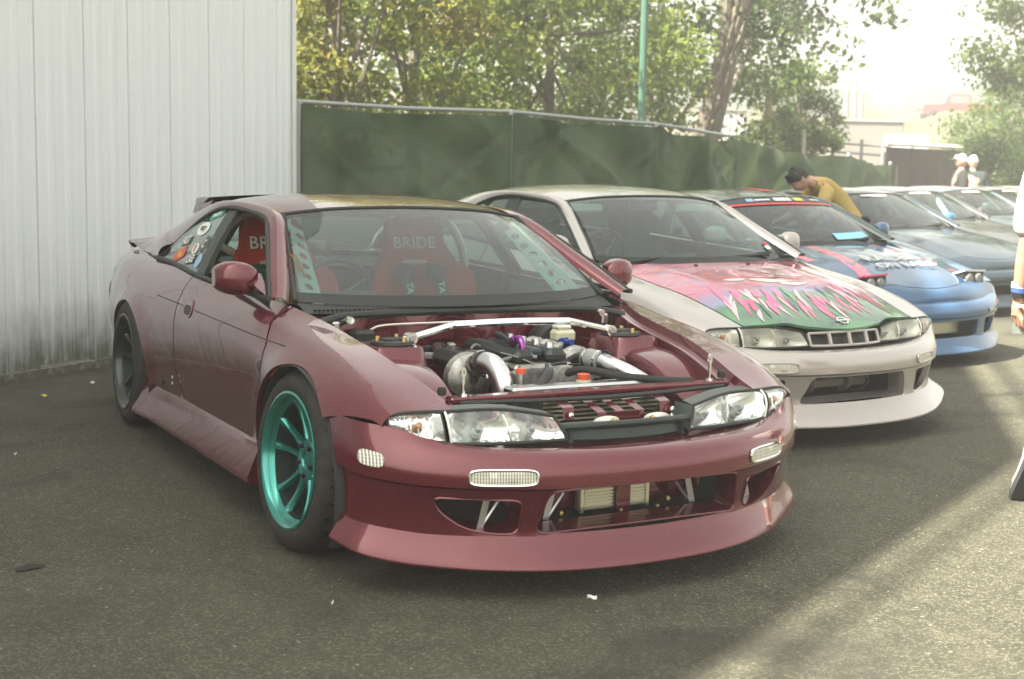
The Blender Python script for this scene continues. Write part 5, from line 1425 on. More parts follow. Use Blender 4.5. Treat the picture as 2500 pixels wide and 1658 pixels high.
# ================================================================ bonnet shared by the closed cars
HXX = [-.45, -.2, 0, .2, .4, .55, .68, .80]
HY = np.array([.70, .648, .628, .608, .584, .566, .555, .545]); HZ = np.array([.772, .738, .706, .675, .626, .582, .545, .495])
HC = np.array([.018, .036, .046, .050, .052, .048, .040, .034])
def hood_map(q):
    q = np.atleast_2d(q); x = q[:, 0]; v_ = q[:, 1]
    y = cr(HXX, HY, x); z = cr(HXX, HZ, x); c = cr(HXX, HC, x)
    ridge = .006*np.exp(-((np.abs(v_)-.62)/.10)**2)
    return np.stack([x, y*v_, z+c*(1-np.abs(v_)**2.2)+ridge], 1)
HOODP = [(-.43, -.985)]+[(x, -.99) for x in (-.2, 0, .2, .4, .55)]+[(.635, -.99), (.665, -.80), (.695, -.58), (.735, -.42), (.765, -.2), (.775, 0), (.765, .2), (.735, .42), (.695, .58), (.665, .80), (.635, .99)]+[(x, .99) for x in (.55, .4, .2, 0, -.2)]+[(-.43, .985), (-.375, .7), (-.33, .35), (-.32, 0), (-.33, -.35), (-.375, -.7)]
def bonnet(root, m):
    return panel('bonnet', hood_map, HOODP, m, root, h=.05, sc=(1, .6), flange=.014)
def cowl_closed(root):
    c = loft('cowl_panel', [(p[0], p[1], p[2]-.004) for p in WB], [(-.43, -.68, .775), (-.375, -.47, .775), (-.33, -.23, .772), (-.32, 0, .770), (-.33, .23, .772), (-.375, .47, .775), (-.43, .68, .775)], mat('cowl_black'), root, 0, 2)
    for y0, y1 in ((-.58, -.02), (.02, .52)):
        wp = MB().tube([(-.40+.1*0, y0+.0, .782), (-.44, (y0+y1)/2, .805), (-.46, y1, .812)], .008, 6).build('wiper_arm', PITCHBLK, root)
        MB().tube([(-.475, y0+.05, .806), (-.485, y1+.04, .822)], .006, 6).build('wiper_blade', PITCHBLK, wp)
    return c
def plain_cabin(root, seatm, wheel_col=PITCHBLK):
    d = loft('dashboard', [(-.53, -.62, .752), (-.50, 0, .752), (-.53, .62, .752)], [(-.83, -.64, .735), (-.80, 0, .74), (-.83, .64, .735)], DARKIN, root, .02, 4)
    loft('dash_face', [(-.83, -.64, .735), (-.80, 0, .74), (-.83, .64, .735)], [(-.80, -.64, .45), (-.78, 0, .45), (-.80, .64, .45)], DARKIN, d, .02, 3)
    for cy in (-.36, .36):
        rows = []
        for z, w_, x in [(.32, .22, 0), (.5, .24, -.08), (.7, .235, -.17), (.82, .20, -.215), (.86, .11, -.23), (.87, .10, -.232), (.90, .125, -.235), (1.0, .125, -.25), (1.04, .10, -.255)]:
            rows.append([(-1.42+x+.05*abs(t)**3, cy+w_*t, z) for t in np.linspace(-1, 1, 9)]+[(-1.52+x, cy+w_*t, z) for t in np.linspace(1, -1, 9)])
        MB().grid([r+r[:1] for r in rows]).build('front_seat', seatm, root)
    swc = Vector((-.96, -.36, .775)); M2 = Matrix.Translation(swc) @ Matrix.Rotation(R_(-66), 4, 'Y')
    sw = MB().tube([tuple(M2 @ Vector((.175*math.cos(a), .175*math.sin(a), 0))) for a in np.linspace(0, 2*math.pi, 33)], .014, 8, False).build('steering_wheel', wheel_col, root)
    for a in (0.6, 2.5, 3.8, 5.6): MB().tube([tuple(M2 @ Vector((.04*math.cos(a), .04*math.sin(a), -.03))), tuple(M2 @ Vector((.17*math.cos(a), .17*math.sin(a), 0)))], .014, 6).build('wheel_spoke', wheel_col, sw)
    MB().lathe([(0, .02), (.05, .015), (.06, -.02)], 16, M2 @ Matrix.Translation((0, 0, -.03))).build('airbag_pad', wheel_col, sw)
    MB().grid([[(x, y, .20) for y in (-.74, .74)] for x in (-.5, -3.0)]).build('cabin_floor', DARKIN, root)
    MB().grid([[(-2.05, y, z) for y in (-.68, .68)] for z in (.3, .82)]).build('rear_seat', seatm, root)
    MB().grid([[(x, y, .82) for y in (-.66, .66)] for x in (-2.05, -3.05)]).build('parcel_shelf', DARKIN, root)
    for s in (-1, 1): MB().grid([[(x, s*.76, z) for z in (.30, .795)] for x in (-2.3, -.5)]).build('door_card', DARKIN, root)
    MB().box((-1.04, 0, 1.075), (.03, .22, .055), bev=.012).build('inside_mirror', PITCHBLK, root)
def shut_nose(root):
    MB().grid([[(.55, y, .14), (.55, y, .53)] for y in np.linspace(-.70, .70, 9)]).build('front_bulkhead', DARKIN, root)
def leaf_decal(root, x, v_, ln, wd, ang, m, name='petal_stroke', bend=.3, lift=.002):
    c_, s_ = math.cos(ang), math.sin(ang); P = []
    for k in range(9):
        t = k/8; w2 = wd*math.sin(math.pi*t**.7)*.5; b = bend*ln*(t-.5)**2
        P.append(((t-.5)*ln, b+w2))
    for k in range(7, 0, -1):
        t = k/8; w2 = wd*math.sin(math.pi*t**.7)*.5; b = bend*ln*(t-.5)**2
        P.append(((t-.5)*ln, b-w2))
    poly = [(x+a*c_-b*s_, v_+(a*s_+b*c_)/.58) for a, b in P]
    if max(p[0] for p in poly) > .762-.14*abs(v_) or max(abs(p[1]) for p in poly) > .97: return
    return panel(name, hood_map, poly, m, root, h=.05, sc=(1, .58), flange=0, lift=lift)

# ================================================================ silver coupe with painted bonnet
SILVER = paint('silver_pearl', (.41, .38, .36), .4, .30, .03)
sv, SS = coupe(dict(name='drift_coupe', paint=SILVER, loc=(-1.45, 2.217, .055), rz=.014, flare=.008, qglass=QGLASS, door_glass=DGLASS, label='silver coupe with a pink and green painted bonnet, second in the row', group='cars parked in a row'))
sv.rotation_euler = (.012, .022, .014)
mirrors(sv, SILVER)
art = bpy.data.materials.new('bonnet_painting'); art.use_nodes = True; MATS['art'] = art
h = NT(art); h.b.inputs['Roughness'].default_value = .4; h.b.inputs['Coat Weight'].default_value = 1.0
oc = h.coord('Object'); sp_ = h.n('ShaderNodeSeparateXYZ'); h.l(oc, sp_.inputs[0])
sw_ = h.noise(h.coord('Object', (6, 1.3, 1)), 2.4, 6, .62, 1.6)
cl_ = h.noise(h.coord('Object', (2.2, 1.6, 1)), 2.0, 5, .6, 1.0)
skyc = h.ramp(sw_, [(.25, (.13, .05, .15)), (.40, (.42, .03, .08)), (.50, (.50, .11, .17)), (.58, (.22, .09, .24)), (.70, (.58, .16, .18)), (.82, (.68, .46, .30))])
grs = h.ramp(cl_, [(.3, (.015, .06, .045)), (.5, (.03, .16, .07)), (.7, (.07, .26, .09))])
edge = h.math('ADD', sp_.outputs['X'], h.math('MULTIPLY', h.math('SUBTRACT', cl_, .5), .22))
edge = h.math('SUBTRACT', edge, h.math('MULTIPLY', h.math('ABSOLUTE', sp_.outputs['Y']), .10))
h.base(h.mix(h.ramp(edge, [(.345, (0, 0, 0)), (.375, (1, 1, 1))]), h.mix(h.ramp(edge, [(.20, (0, 0, 0)), (.34, (1, 1, 1))]), skyc, (.20, .20, .38)), grs))
hood = bonnet(sv, art)
pk = [mat('petal_pink', (.74, .12, .26), .4, 0, 1), mat('petal_magenta', (.62, .05, .22), .4, 0, 1), mat('petal_pale', (.80, .45, .52), .4, 0, 1)]
gn = [mat('blade_green', (.06, .30, .08), .4, 0, 1), mat('blade_dark', (.01, .07, .06), .4, 0, 1)]
rnd = random.Random(12)
for k in range(80):
    v_ = -.86+1.72*(k+.5)/80+rnd.uniform(-.03, .03); x = rnd.uniform(.40, .69)-.12*abs(v_)
    leaf_decal(hood, x, v_, rnd.uniform(.12, .30), rnd.uniform(.014, .032), -.18+rnd.uniform(-.22, .22)+.25*v_, rnd.choice(pk+pk+gn), bend=rnd.uniform(-.1, .3), lift=.0015+.0004*(k % 6))
for x, v_ in [(.33, -.62), (.37, -.45)]:
    for a in (-.35, 0, .35): leaf_decal(hood, x, v_, .10, .03, a-.5, pk[a == 0], bend=.0, lift=.003+.0005*(a+.4))
pale = mat('paint_cloud', (.78, .76, .68), .4, 0, 1)
for x, v_, ln, wd, a in [(.20, -.02, .26, .07, 1.3), (.26, .16, .20, .05, 1.6), (.06, .30, .22, .05, 1.1), (-.12, .42, .18, .04, 1.4), (.14, -.34, .14, .05, 1.5)]:
    leaf_decal(hood, x, v_, ln, wd, a, pale, 'cloud_stroke', lift=.002)
for x, v_, ln, wd, a in [(.02, .22, .16, .035, 1.3), (.13, .10, .12, .03, 1.6), (-.05, .05, .12, .025, 1.2)]:
    leaf_decal(hood, x, v_, ln, wd, a, mat('paint_brown', (.16, .10, .07), .4, 0, 1), 'shade_stroke', lift=.0027)
# round emblem with a bar
ep = hood_map([(.715, .0)])[0]; ME = Matrix.Translation(ep+np.array([.004, 0, .005])) @ Matrix.Rotation(R_(24), 4, 'Y')
em = MB().tube([tuple(ME @ Vector((.026*math.cos(a), .030*math.sin(a), 0))) for a in np.linspace(0, 2*math.pi, 25)], .0045, 6, False).build('emblem_ring', CHROME, hood)
MB().box(tuple(ME.translation), (.010, .082, .006), M=ME.to_3x3()).build('emblem_bar', CHROME, em)
for s in (-1, 1): MB().lathe([(0, .010), (.010, .008), (.012, 0)], 8, Matrix.Translation(hood_map([(-.24, s*.28)])[0])).build('washer_jet', PITCHBLK, hood)
cowl_closed(sv); plain_cabin(sv, mat('grey_seat', (.09, .10, .10), .9)); shut_nose(sv)
SBm = Bumper(PLAN, brows(.055, .7))
def duct2(s): return rounded([(s*.47, .198), (s*.60, .215), (s*.655, .262), (s*.665, .318), (s*.43, .318)], .025)
cen2 = rounded([(-.36, .195), (.36, .195), (.30, .326), (-.30, .326)], .03)
front_bumper(sv, SILVER, SBm, [cen2, duct2(-1), duct2(1)])
hl2 = mat('aged_reflector', (.62, .60, .52), .35, .5)
for s in (-1, 1):
    bezel_lamp(sv, SBm, s*.565, s*.385, .357, .402, lensm=RIBL, rimm=SILVER); headlamp(sv, s, refl=hl2)
q = SBm.P([SBm.yz(y, z) for y, z in cen2]); cl2 = [tuple(p) for p in np.concatenate([q, q[:1]])]
MB().grid([cl2, [(p[0]-.10, p[1]*.98, p[2]+(.012 if p[2] < .26 else -.012)) for p in cl2]]).build('grille_surround', SILVER, sv)
for s in (-1, 1): MB().tube(smooth_path([(.60, s*.12, .21), (.655, s*.12, .24), (.655, s*.13, .32)], 4), .02, 8).build('tow_bracket', mat('grey_bracket', (.20, .19, .17), .5), sv)
MB().box((.63, 0, .25), (.04, .56, .05), bev=.01).build('crash_bar', mat('grey_bracket'), sv)
MB().tube([(.64+.001*k, .18+.07*math.cos(a), .26+.06*math.sin(a)) for k, a in enumerate(np.linspace(0, 2*math.pi, 21))], .008, 6, False).build('coolant_hose', PITCHBLK, sv)
gf_ = [(.722, -.225, .52), (.752, -.12, .524), (.762, 0, .525), (.752, .12, .524), (.722, .225, .52)]
gb_ = [(.748, -.225, .462), (.776, -.12, .462), (.785, 0, .462), (.776, .12, .462), (.748, .225, .462)]
gr = MB().tube(smooth_path(gf_, 4), .007, 6).build('grille_frame', SILVER, sv)
MB().tube(smooth_path(gb_, 4), .007, 6).build('grille_frame', SILVER, gr)
for i in range(5): MB().tube([gf_[i], gb_[i]], .008 if i in (0, 4) else .010, 6).build('grille_strut', SILVER, gr)
MB().grid([[(p[0]-.03, p[1], p[2]) for p in gf_], [(p[0]-.03, p[1], p[2]) for p in gb_]]).build('grille_back', PITCHBLK, gr)
loft('bumper_shelf', [tuple(p) for p in SBm.P([(u, 7) for u in np.linspace(-4.4, 4.4, 17)])], [(p[0]-.13, p[1], p[2]-.012) for p in SBm.P([(u, 7) for u in np.linspace(-4.4, 4.4, 17)])], SILVER, sv, 0, 2)
SRIM = mat('grey_wheel', (.32, .32, .31), .35, .8)
for s in (-1, 1):
    wheel(sv, (.02, s*.745, .285), s, .30, .20, .215, SRIM, simple=True); wheel(sv, (-2.525, s*.755, .20), s, .30, .20, .215, SRIM, simple=True)
def screen_pt(u, v_):
    b = cr(np.arange(7.), np.array(WB), np.array([(u+1)*3])); t = cr(np.arange(7.), np.array(WT), np.array([(u+1)*3]))
    p = (b+(t-b)*v_)[0]; bl = .022*4*v_*(1-v_); p[0] += bl*.5+.006; p[2] += bl*.85+.006; return p
def screen_card(root, u0, u1, v0, v1, m, name='windscreen_sticker', parent=None, n=5):
    rows = [[tuple(screen_pt(u, v_)) for v_ in np.linspace(v0, v1, 4)] for u in np.linspace(u0, u1, n)]
    return MB().grid(rows).build(name, m, root, False)
screen_card(sv, .80, .90, .12, .17, WHITEP); screen_card(sv, .84, .94, .175, .22, mat('sticker_red'))
MB().box((-1.02, -.42, 1.062), (.02, .24, .05), bev=.01).build('sun_visor', mat('visor_grey', (.30, .31, .30), .8), sv)
MB().box((-1.02, .36, 1.062), (.02, .24, .05), bev=.01).build('sun_visor', mat('visor_grey'), sv)

# ================================================================ the rest of the row
def nose(root, m, bm):
    rows = []
    a = bm.P([(u, 7) for u in np.linspace(-5.2, 5.2, 31)]); e = [hood_map([(x, v_)])[0] for x, v_ in HOODP[6:17]]
    e = cr(np.linspace(0, 1, len(e)), np.array(e), np.linspace(0, 1, 31))
    for k in range(7):
        t = k/6; rows.append([tuple(p+(q_-p)*t+np.array([.02*4*t*(1-t), 0, .012*4*t*(1-t)])) for p, q_ in zip(a, e-np.array([0, 0, .003]))])
    return MB().grid(rows).build('nose_panel', m, root)
def popup(root, s, m, lidm):
    lid = MB().add([(.44, s*.36, .585), (.44, s*.60, .575), (.66, s*.585, .640), (.665, s*.37, .650), (.44, s*.36, .57), (.44, s*.60, .56), (.66, s*.585, .628), (.665, s*.37, .638)], [(0, 1, 2, 3), (7, 6, 5, 4), (0, 3, 7, 4), (1, 5, 6, 2), (2, 6, 7, 3), (0, 4, 5, 1)]).build('popup_lid', lidm, root, False)
    MB().add([(.45, s*.37, .55), (.45, s*.59, .54), (.652, s*.575, .625), (.652, s*.378, .635), (.655, s*.575, .535), (.655, s*.378, .545)], [(2, 3, 5, 4), (1, 2, 4), (0, 5, 3), (0, 1, 4, 5)]).build('popup_body', PITCHBLK, lid, False)
    for yy in (.43, .52): MB().lathe([(0, .012), (.03, .010), (.038, 0), (.04, -.02)], 18, Matrix.Translation((.660, s*yy, .583)) @ Matrix.Rotation(R_(90), 4, 'Y')).build('lamp_unit', mat('dull_lamp', (.22, .23, .22), .2, .3, 1), lid)
    return lid
BLUE = paint('racing_blue', (.022, .085, .19), .25, .32, .05)
DKGRN = paint('dark_green_roof', (.03, .06, .055), .2, .3, .05)
PINK = mat('livery_pink', (.70, .10, .20), .35, 0, 1)
def seat_at(root, x, y, z, rz=0.0):
    root.location = (x, y, z); root.rotation_euler = (.024, .012, rz)
c3, S3 = coupe(dict(name='hatchback_coupe', paint=BLUE, loc=(0, 0, 0), flare=.01, qglass=DGLASS, door_glass=DGLASS, label='blue race liveried coupe with pink stripes and raised pop-up lamps', group='cars parked in a row'))
for o_ in c3.children:
    if o_.name.split('.')[0] in ('roof', 'pillar_frame', 'rear_pillar'): o_.data.materials[0] = DKGRN
mirrors(c3, mat('white_mirror', (.7, .68, .68), .4, 0, 1), (-1,)); mirrors(c3, BLUE, (1,))
hd3 = bonnet(c3, BLUE); cowl_closed(c3); plain_cabin(c3, mat('black_seat', (.03, .035, .035), .9)); shut_nose(c3)
def hood_band(root, pts, wd, m, lift=.002):
    rows = []
    for x, v_ in pts: rows.append([tuple(hood_map([(x, v_+dv)])[0]+np.array([0, 0, lift])) for dv in np.linspace(-wd/2, wd/2, 4)])
    return MB().grid(rows).build('stripe', m, root)
for pts, wd, m in [([(-.30, -.36), (-.05, -.44), (.2, -.56), (.40, -.66), (.58, -.80)], .17, PINK), ([(-.30, .62), (0, .66), (.25, .70), (.5, .80)], .16, PINK), ([(-.36, -.80), (-.1, -.86), (.1, -.90)], .10, PINK)]:
    hood_band(hd3, pts, wd, m)
tx3 = mat('livery_white', (.62, .64, .64), .5)
for tx, xx, vv, sz in (('RACER', .27, .05, .17), ('ON RAILS', .42, .08, .13)):
    p = hood_map([(xx, vv)])[0]; p1_ = hood_map([(xx-.02, vv)])[0]
    text_mesh(tx, sz, tx3, hd3, frame_M(tuple(p+np.array([0, 0, .010])), (0, 1, 0), tuple(p1_-p)), bold=.0005, extrude=.002)
B3 = Bumper(PLAN, brows(.03, .6)); front_bumper(c3, BLUE, B3, [rounded([(-.34, .20), (.34, .20), (.33, .315), (-.33, .315)], .03), duct2(-1), duct2(1)])
nose(c3, BLUE, B3)
ic = MB().box((.70, .0, .258), (.04, .56, .11), bev=.006).build('intercooler', mat('cooler_alu'), c3)
for k in range(9): MB().box((.724, 0, .214+k*.011), (.006, .54, .004)).build('fin', mat('fin_alu'), ic)
for s in (-1, 1):
    popup(c3, s, BLUE, PINK if s < 0 else tx3)
    bezel_lamp(c3, B3, s*.58, s*.44, .362, .395, lensm=RIBL, rimm=BLUE)
for s in (-1, 1): hood_band(c3, [(.0, 0)], .01, PINK) if False else None
MB().grid([[tuple(B3.P([(u, r)])[0]+np.array([.004, 0, 0])) for r in (4.3, 4.9, 5.4)] for u in (3.9, 4.4, 4.9)]).build('stripe', PINK, c3)
ban = screen_card(c3, -.97, .97, .86, .985, mat('banner_dark', (.02, .04, .05), .4), 'windscreen_banner', n=17)
screen_card(ban, -.97, .97, .815, .855, mat('banner_red', (.65, .05, .06), .4), 'banner_strip', n=17)
for u0, u1, m in [(-.62, -.50, stb), (-.48, -.22, WHITEP), (-.15, .16, tx3), (.22, .40, mat('sticker_yellow2', (.65, .55, .08), .5)), (.55, .75, WHITEP)]:
    zz = .04 if m is WHITEP else .0
    rows = [[tuple(screen_pt(u, v_)+np.array([.004, 0, .004])) for v_ in (.885+zz*.6, .965-zz*.7)] for u in np.linspace(u0, u1, 4)]
    MB().grid(rows).build('banner_decal', m, ban, False)
rnd = random.Random(4)
for k in range(9):
    y = -.62+k*.055; MB().box((-.55+rnd.uniform(-.02, .02), y, .80+rnd.uniform(0, .035)), (.06, .055, .07), rnd.uniform(0, 1), bev=.012).build('dash_figure', rnd.choice([mat('figure_white', (.75, .72, .72), .7), mat('figure_pink', (.70, .30, .36), .7)]), c3)
screen_card(c3, .22, .78, .09, .20, mat('sticker_sky', (.25, .55, .75), .5), 'windscreen_sticker', n=8)
hoodr = hood_band
rs3 = MB()
rows = [[(-1.25-.04*k, .10+.13*j, roof_z(-1.25-.04*k)-.012*(.10+.13*j)**2*3+.004) for j in (0, 1)] for k in range(12)]
MB().grid(rows).build('stripe', mat('banner_red'), c3)
for s in (-1, 1):
    wheel(c3, (.02, s*.745, .295), s, .30, .20, .215, BLKRIM, simple=True); wheel(c3, (-2.525, s*.755, .295), s, .30, .20, .215, BLKRIM, simple=True)
seat_at(c3, -3.12, 4.62, gz(-3.1, 4.62)+.01)

# simpler dark coupes further along, one built and the rest copied part by part
def dark_coupe(pm, label, mirrorm):
    c, _ = coupe(dict(name='hatchback_coupe', paint=pm, loc=(0, 0, 0), flare=.01, qglass=DGLASS, door_glass=DGLASS, label=label, group='cars parked in a row'))
    mirrors(c, mirrorm); bonnet(c, pm); cowl_closed(c); plain_cabin(c, mat('black_seat')); shut_nose(c)
    b = Bumper(PLAN, brows(.0, .5)); front_bumper(c, pm, b, [rounded([(-.33, .21), (.33, .21), (.32, .30), (-.32, .30)], .02)], lip=True)
    nose(c, pm, b)
    for s in (-1, 1):
        n_ = MB(); e = [(.69-.02*k, s*(.30+.07*k), 0) for k in range(5)]
        n_.grid([[(.765-.025*k-.006*k*k, s*(.27+.075*k), z) for z in (.468, .505)] for k in range(5)]); n_.build('headlamp', mat('flat_lamp', (.55, .56, .54), .15, .3, 1), c)
        bezel_lamp(c, b, s*.58, s*.42, .36, .398, lensm=RIBL, rimm=pm)
        wheel(c, (.02, s*.745, .295), s, .30, .20, .215, BLKRIM, simple=True); wheel(c, (-2.525, s*.755, .295), s, .30, .20, .215, BLKRIM, simple=True)
    screen_card(c, -.35, .30, .90, .95, mat('banner_white', (.70, .62, .62), .5), 'windscreen_sticker', n=6)
    return c
TEALB = paint('dark_teal_blue', (.016, .036, .055), .3, .32, .06)
c4 = dark_coupe(TEALB, 'dark teal coupe with a round blue mirror, parked right of the blue race car', mat('blue_mirror', (.03, .14, .32), .3, 0, 1))
seat_at(c4, -5.2, 7.65, gz(-5.2, 7.65)+.01)
bucket_seat(c4, -1.42, .36, RED, 'red_seat', False, False)
def copy_tree(o, parent=None):
    c = o.copy(); COL.objects.link(c); c.parent = parent
    for ch in list(o.children): copy_tree(ch, c)
    return c
def repaint(o, a, b):
    for sl in o.material_slots:
        if sl.material is a: sl.link = 'OBJECT'; sl.material = b
    for ch in o.children: repaint(ch, a, b)
def lot_height(x, y): return gz(x, y)
for (x, y), pm, lb in [((-7.2, 10.4), paint('graphite', (.06, .065, .07), .4, .32, .06), 'graphite coupe with a white bar behind its windscreen, beyond the dark teal one'),
                       ((-8.6, 12.9), paint('slate_blue', (.11, .15, .19), .4, .32, .06), 'slate blue coupe third from the right end of the row'),
                       ((-10.1, 15.5), paint('pale_grey', (.30, .31, .31), .4, .32, .06), 'pale grey coupe second from the right end of the row'),
                       ((-11.6, 18.1), paint('dusty_white', (.52, .51, .48), .1, .35, .06), 'off-white coupe at the far right end of the row')]:
    c = copy_tree(c4); c['label'] = lb
    for ch in list(c.children):
        if ch.name.startswith('red_seat'):
            for g_ in list(ch.children): bpy.data.objects.remove(g_)
            bpy.data.objects.remove(ch)
    repaint(c, TEALB, pm); repaint(c, MATS['blue_mirror'], pm)
    seat_at(c, x, y, gz(x, y)+.01)
    if 'graphite' in lb: MB().tube([(-.75, .35, .80), (-1.02, .40, 1.03)], .035, 8).build('pillar_bar', mat('figure_white'), c)
# ================================================================ people
SKIN = mat('skin', (.46, .28, .20), .55)
h = NT(SKIN); sk_ = h.noise(h.coord(), 14, 5, .6); h.base(h.ramp(sk_, [(.3, (.40, .22, .155)), (.7, (.52, .33, .245))])); h.bump(h.noise(h.coord(), 160, 3), .15, .002); h.b.inputs['Subsurface Weight'].default_value = .12; h.b.inputs['Subsurface Radius'].default_value = (.02, .008, .005)
HAIR = mat('dark_hair', (.02, .017, .015), .6)
def skin_mesh(joints, edges, name, m, parent, root, sub=2):
    """joints: {key: ((x, y, z), r or (rx, ry))}; grows one continuous surface along the edges"""
    keys = list(joints); ix = {k: i for i, k in enumerate(keys)}
    me = bpy.data.meshes.new(name); me.from_pydata([joints[k][0] for k in keys], [(ix[a], ix[b]) for a, b in edges], [])
    o = bpy.data.objects.new(name, me); COL.objects.link(o)
    md = o.modifiers.new('skin', 'SKIN'); md.use_smooth_shade = True
    for i, k in enumerate(keys):
        r = joints[k][1]; v_ = me.skin_vertices[0].data[i]; v_.radius = (r, r) if isinstance(r, (int, float)) else r; v_.use_root = (k == root)
    sb = o.modifiers.new('sub', 'SUBSURF'); sb.levels = sub; sb.render_levels = sub
    dg = bpy.context.evaluated_depsgraph_get(); dg.update()
    me2 = bpy.data.meshes.new_from_object(o.evaluated_get(dg)); me2.name = name
    bpy.data.objects.remove(o); bpy.data.meshes.remove(me)
    me2.materials.clear(); me2.materials.append(m)
    me2.polygons.foreach_set('use_smooth', [True]*len(me2.polygons))
    q = bpy.data.objects.new(name, me2); COL.objects.link(q); q.parent = parent
    return q
def hand(J, E, wrist, d, palm_n, side, pre):
    """palm and five fingers grown from a wrist joint; d = hand direction"""
    d = Vector(d).normalized(); n = Vector(palm_n); n = (n-d*n.dot(d)).normalized(); t = d.cross(n)*side
    w_ = Vector(J[wrist][0])
    J[pre+'palm'] = (tuple(w_+d*.055), (.030, .016)); E.append((wrist, pre+'palm'))
    for k, (off, L) in enumerate([(.030, .072), (.010, .082), (-.010, .076), (-.028, .060)]):
        b = w_+d*.092+t*off
        J[f'{pre}f{k}a'] = (tuple(b), .0095); J[f'{pre}f{k}b'] = (tuple(b+d*L*.45+n*.012), .0085); J[f'{pre}f{k}c'] = (tuple(b+d*L*.72+n*.038), .0075)
        E += [(pre+'palm', f'{pre}f{k}a'), (f'{pre}f{k}a', f'{pre}f{k}b'), (f'{pre}f{k}b', f'{pre}f{k}c')]
    b = w_+d*.035+t*.034
    J[pre+'tha'] = (tuple(b), .011); J[pre+'thb'] = (tuple(b+d*.035+t*.018+n*.018), .0095); J[pre+'thc'] = (tuple(b+d*.055+t*.012+n*.04), .008)
    E += [(pre+'palm', pre+'tha'), (pre+'tha', pre+'thb'), (pre+'thb', pre+'thc')]

def head_shape(parent, c, fwd, up, hairm, cap=None, skinm=SKIN):
    """skull with brow, nose, ears and hair as children of the body"""
    f = Vector(fwd).normalized(); u = Vector(up); u = (u-f*u.dot(f)).normalized(); r = f.cross(u)
    M = Matrix(((f.x, r.x, u.x, c[0]), (f.y, r.y, u.y, c[1]), (f.z, r.z, u.z, c[2]), (0, 0, 0, 1)))
    rows = []
    for a in np.linspace(-math.pi/2, math.pi/2, 13):
        row = []
        for b in np.linspace(0, 2*math.pi, 21):
            x = math.cos(a)*math.cos(b); y = math.cos(a)*math.sin(b); z = math.sin(a)
            jaw = 1-.25*max(0, -z)*(1 if x > 0 else .6)
            row.append(tuple(M @ Vector((.098*x*(1+.05*(z < 0)*(x > 0)), .076*y*jaw, .118*z))))
        rows.append(row)
    hd = MB().grid(rows).build('head', skinm, parent)
    MB().add([tuple(M @ Vector(p)) for p in [(.095, 0, .02), (.122, 0, -.028), (.094, .016, -.032), (.094, -.016, -.032)]], [(0, 2, 1), (0, 1, 3), (1, 2, 3)]).build('nose', skinm, hd)
    for s in (-1, 1):
        MB().lathe([(0, .012), (.018, .01), (.024, 0)], 10, M @ Matrix.Translation((-.005, s*.076, -.005)) @ Matrix.Rotation(-s*R_(90), 4, 'X') @ Matrix.Diagonal((1, 1.5, .8, 1))).build('ear', skinm, hd)
        MB().lathe([(0, .006), (.008, .003), (.010, 0)], 8, M @ Matrix.Translation((.088, s*.030, .012)) @ Matrix.Rotation(R_(90), 4, 'Y')).build('eye', HAIR, hd)
    MB().box(tuple(M @ Vector((.092, 0, -.062))), (.008, .038, .007), M=M.to_3x3()).build('mouth', mat('lips', (.36, .15, .12), .5), hd)
    rows = []
    for a in np.linspace(.05 if cap else -.15, math.pi/2, 9):
        row = []
        for b in np.linspace(0, 2*math.pi, 21):
            x = math.cos(a)*math.cos(b); y = math.cos(a)*math.sin(b); z = math.sin(a)
            dz = .055*max(0, math.cos(b)) if a < .5 else 0
            row.append(tuple(M @ Vector((.108*x-.004, .086*y, .128*z+dz+.005*math.sin(9*b)+random.uniform(-.006, .006)))))
        rows.append(row)
    if cap:
        o = MB().grid(rows).build('cap', cap, parent)
        MB().grid([[tuple(M @ Vector((.095+.07*t, y*(1-.25*t), .05-.012*t))) for t in (0, .5, 1)] for y in np.linspace(-.07, .07, 7)]).build('cap_peak', cap, o)
    else: MB().grid(rows).build('hair', hairm, parent)
    return hd

# person in yellow leaning over the blue car
p1 = empty('person', (-4.88, 6.17, gz(-4.8, 6.2)), R_(-18), 'person in a mustard yellow shirt bending over beside the blue race car', 'person')
J = {'pel': ((0, 0, .95), (.15, .11)), 'spine': ((0, -.16, 1.12), (.14, .11)), 'chest': ((0, -.31, 1.26), (.165, .12)), 'neck': ((0, -.44, 1.33), .055), 'hd': ((0, -.52, 1.34), .06),
     'lsh': ((.18, -.34, 1.27), .062), 'lel': ((.25, -.46, 1.02), .045), 'lwr': ((.18, -.66, .93), .03), 'rsh': ((-.18, -.34, 1.27), .062), 'rel': ((-.25, -.48, 1.03), .045), 'rwr': ((-.16, -.68, .95), .03),
     'lhip': ((.10, 0, .90), .095), 'lkn': ((.12, -.05, .50), .065), 'lan': ((.12, .02, .09), .045), 'lto': ((.13, -.16, .045), .04), 'rhip': ((-.10, 0, .90), .095), 'rkn': ((-.12, -.03, .50), .065), 'ran': ((-.12, .05, .09), .045), 'rto': ((-.13, -.13, .045), .04)}
E_ = [('pel', 'spine'), ('spine', 'chest'), ('chest', 'neck'), ('neck', 'hd'), ('chest', 'lsh'), ('lsh', 'lel'), ('lel', 'lwr'), ('chest', 'rsh'), ('rsh', 'rel'), ('rel', 'rwr'), ('pel', 'lhip'), ('lhip', 'lkn'), ('lkn', 'lan'), ('lan', 'lto'), ('pel', 'rhip'), ('rhip', 'rkn'), ('rkn', 'ran'), ('ran', 'rto')]
hand(J, E_, 'lwr', (-.2, -1, -.2), (0, 0, -1), 1, 'l'); hand(J, E_, 'rwr', (.2, -1, -.2), (0, 0, -1), -1, 'r')
b1 = skin_mesh(J, E_, 'body', SKIN, p1, 'pel')
YEL = mat('mustard_cloth', (.40, .30, .11), .9)
h = NT(YEL); h.bump(h.noise(h.coord(), 7, 4, .6), .6, .03)
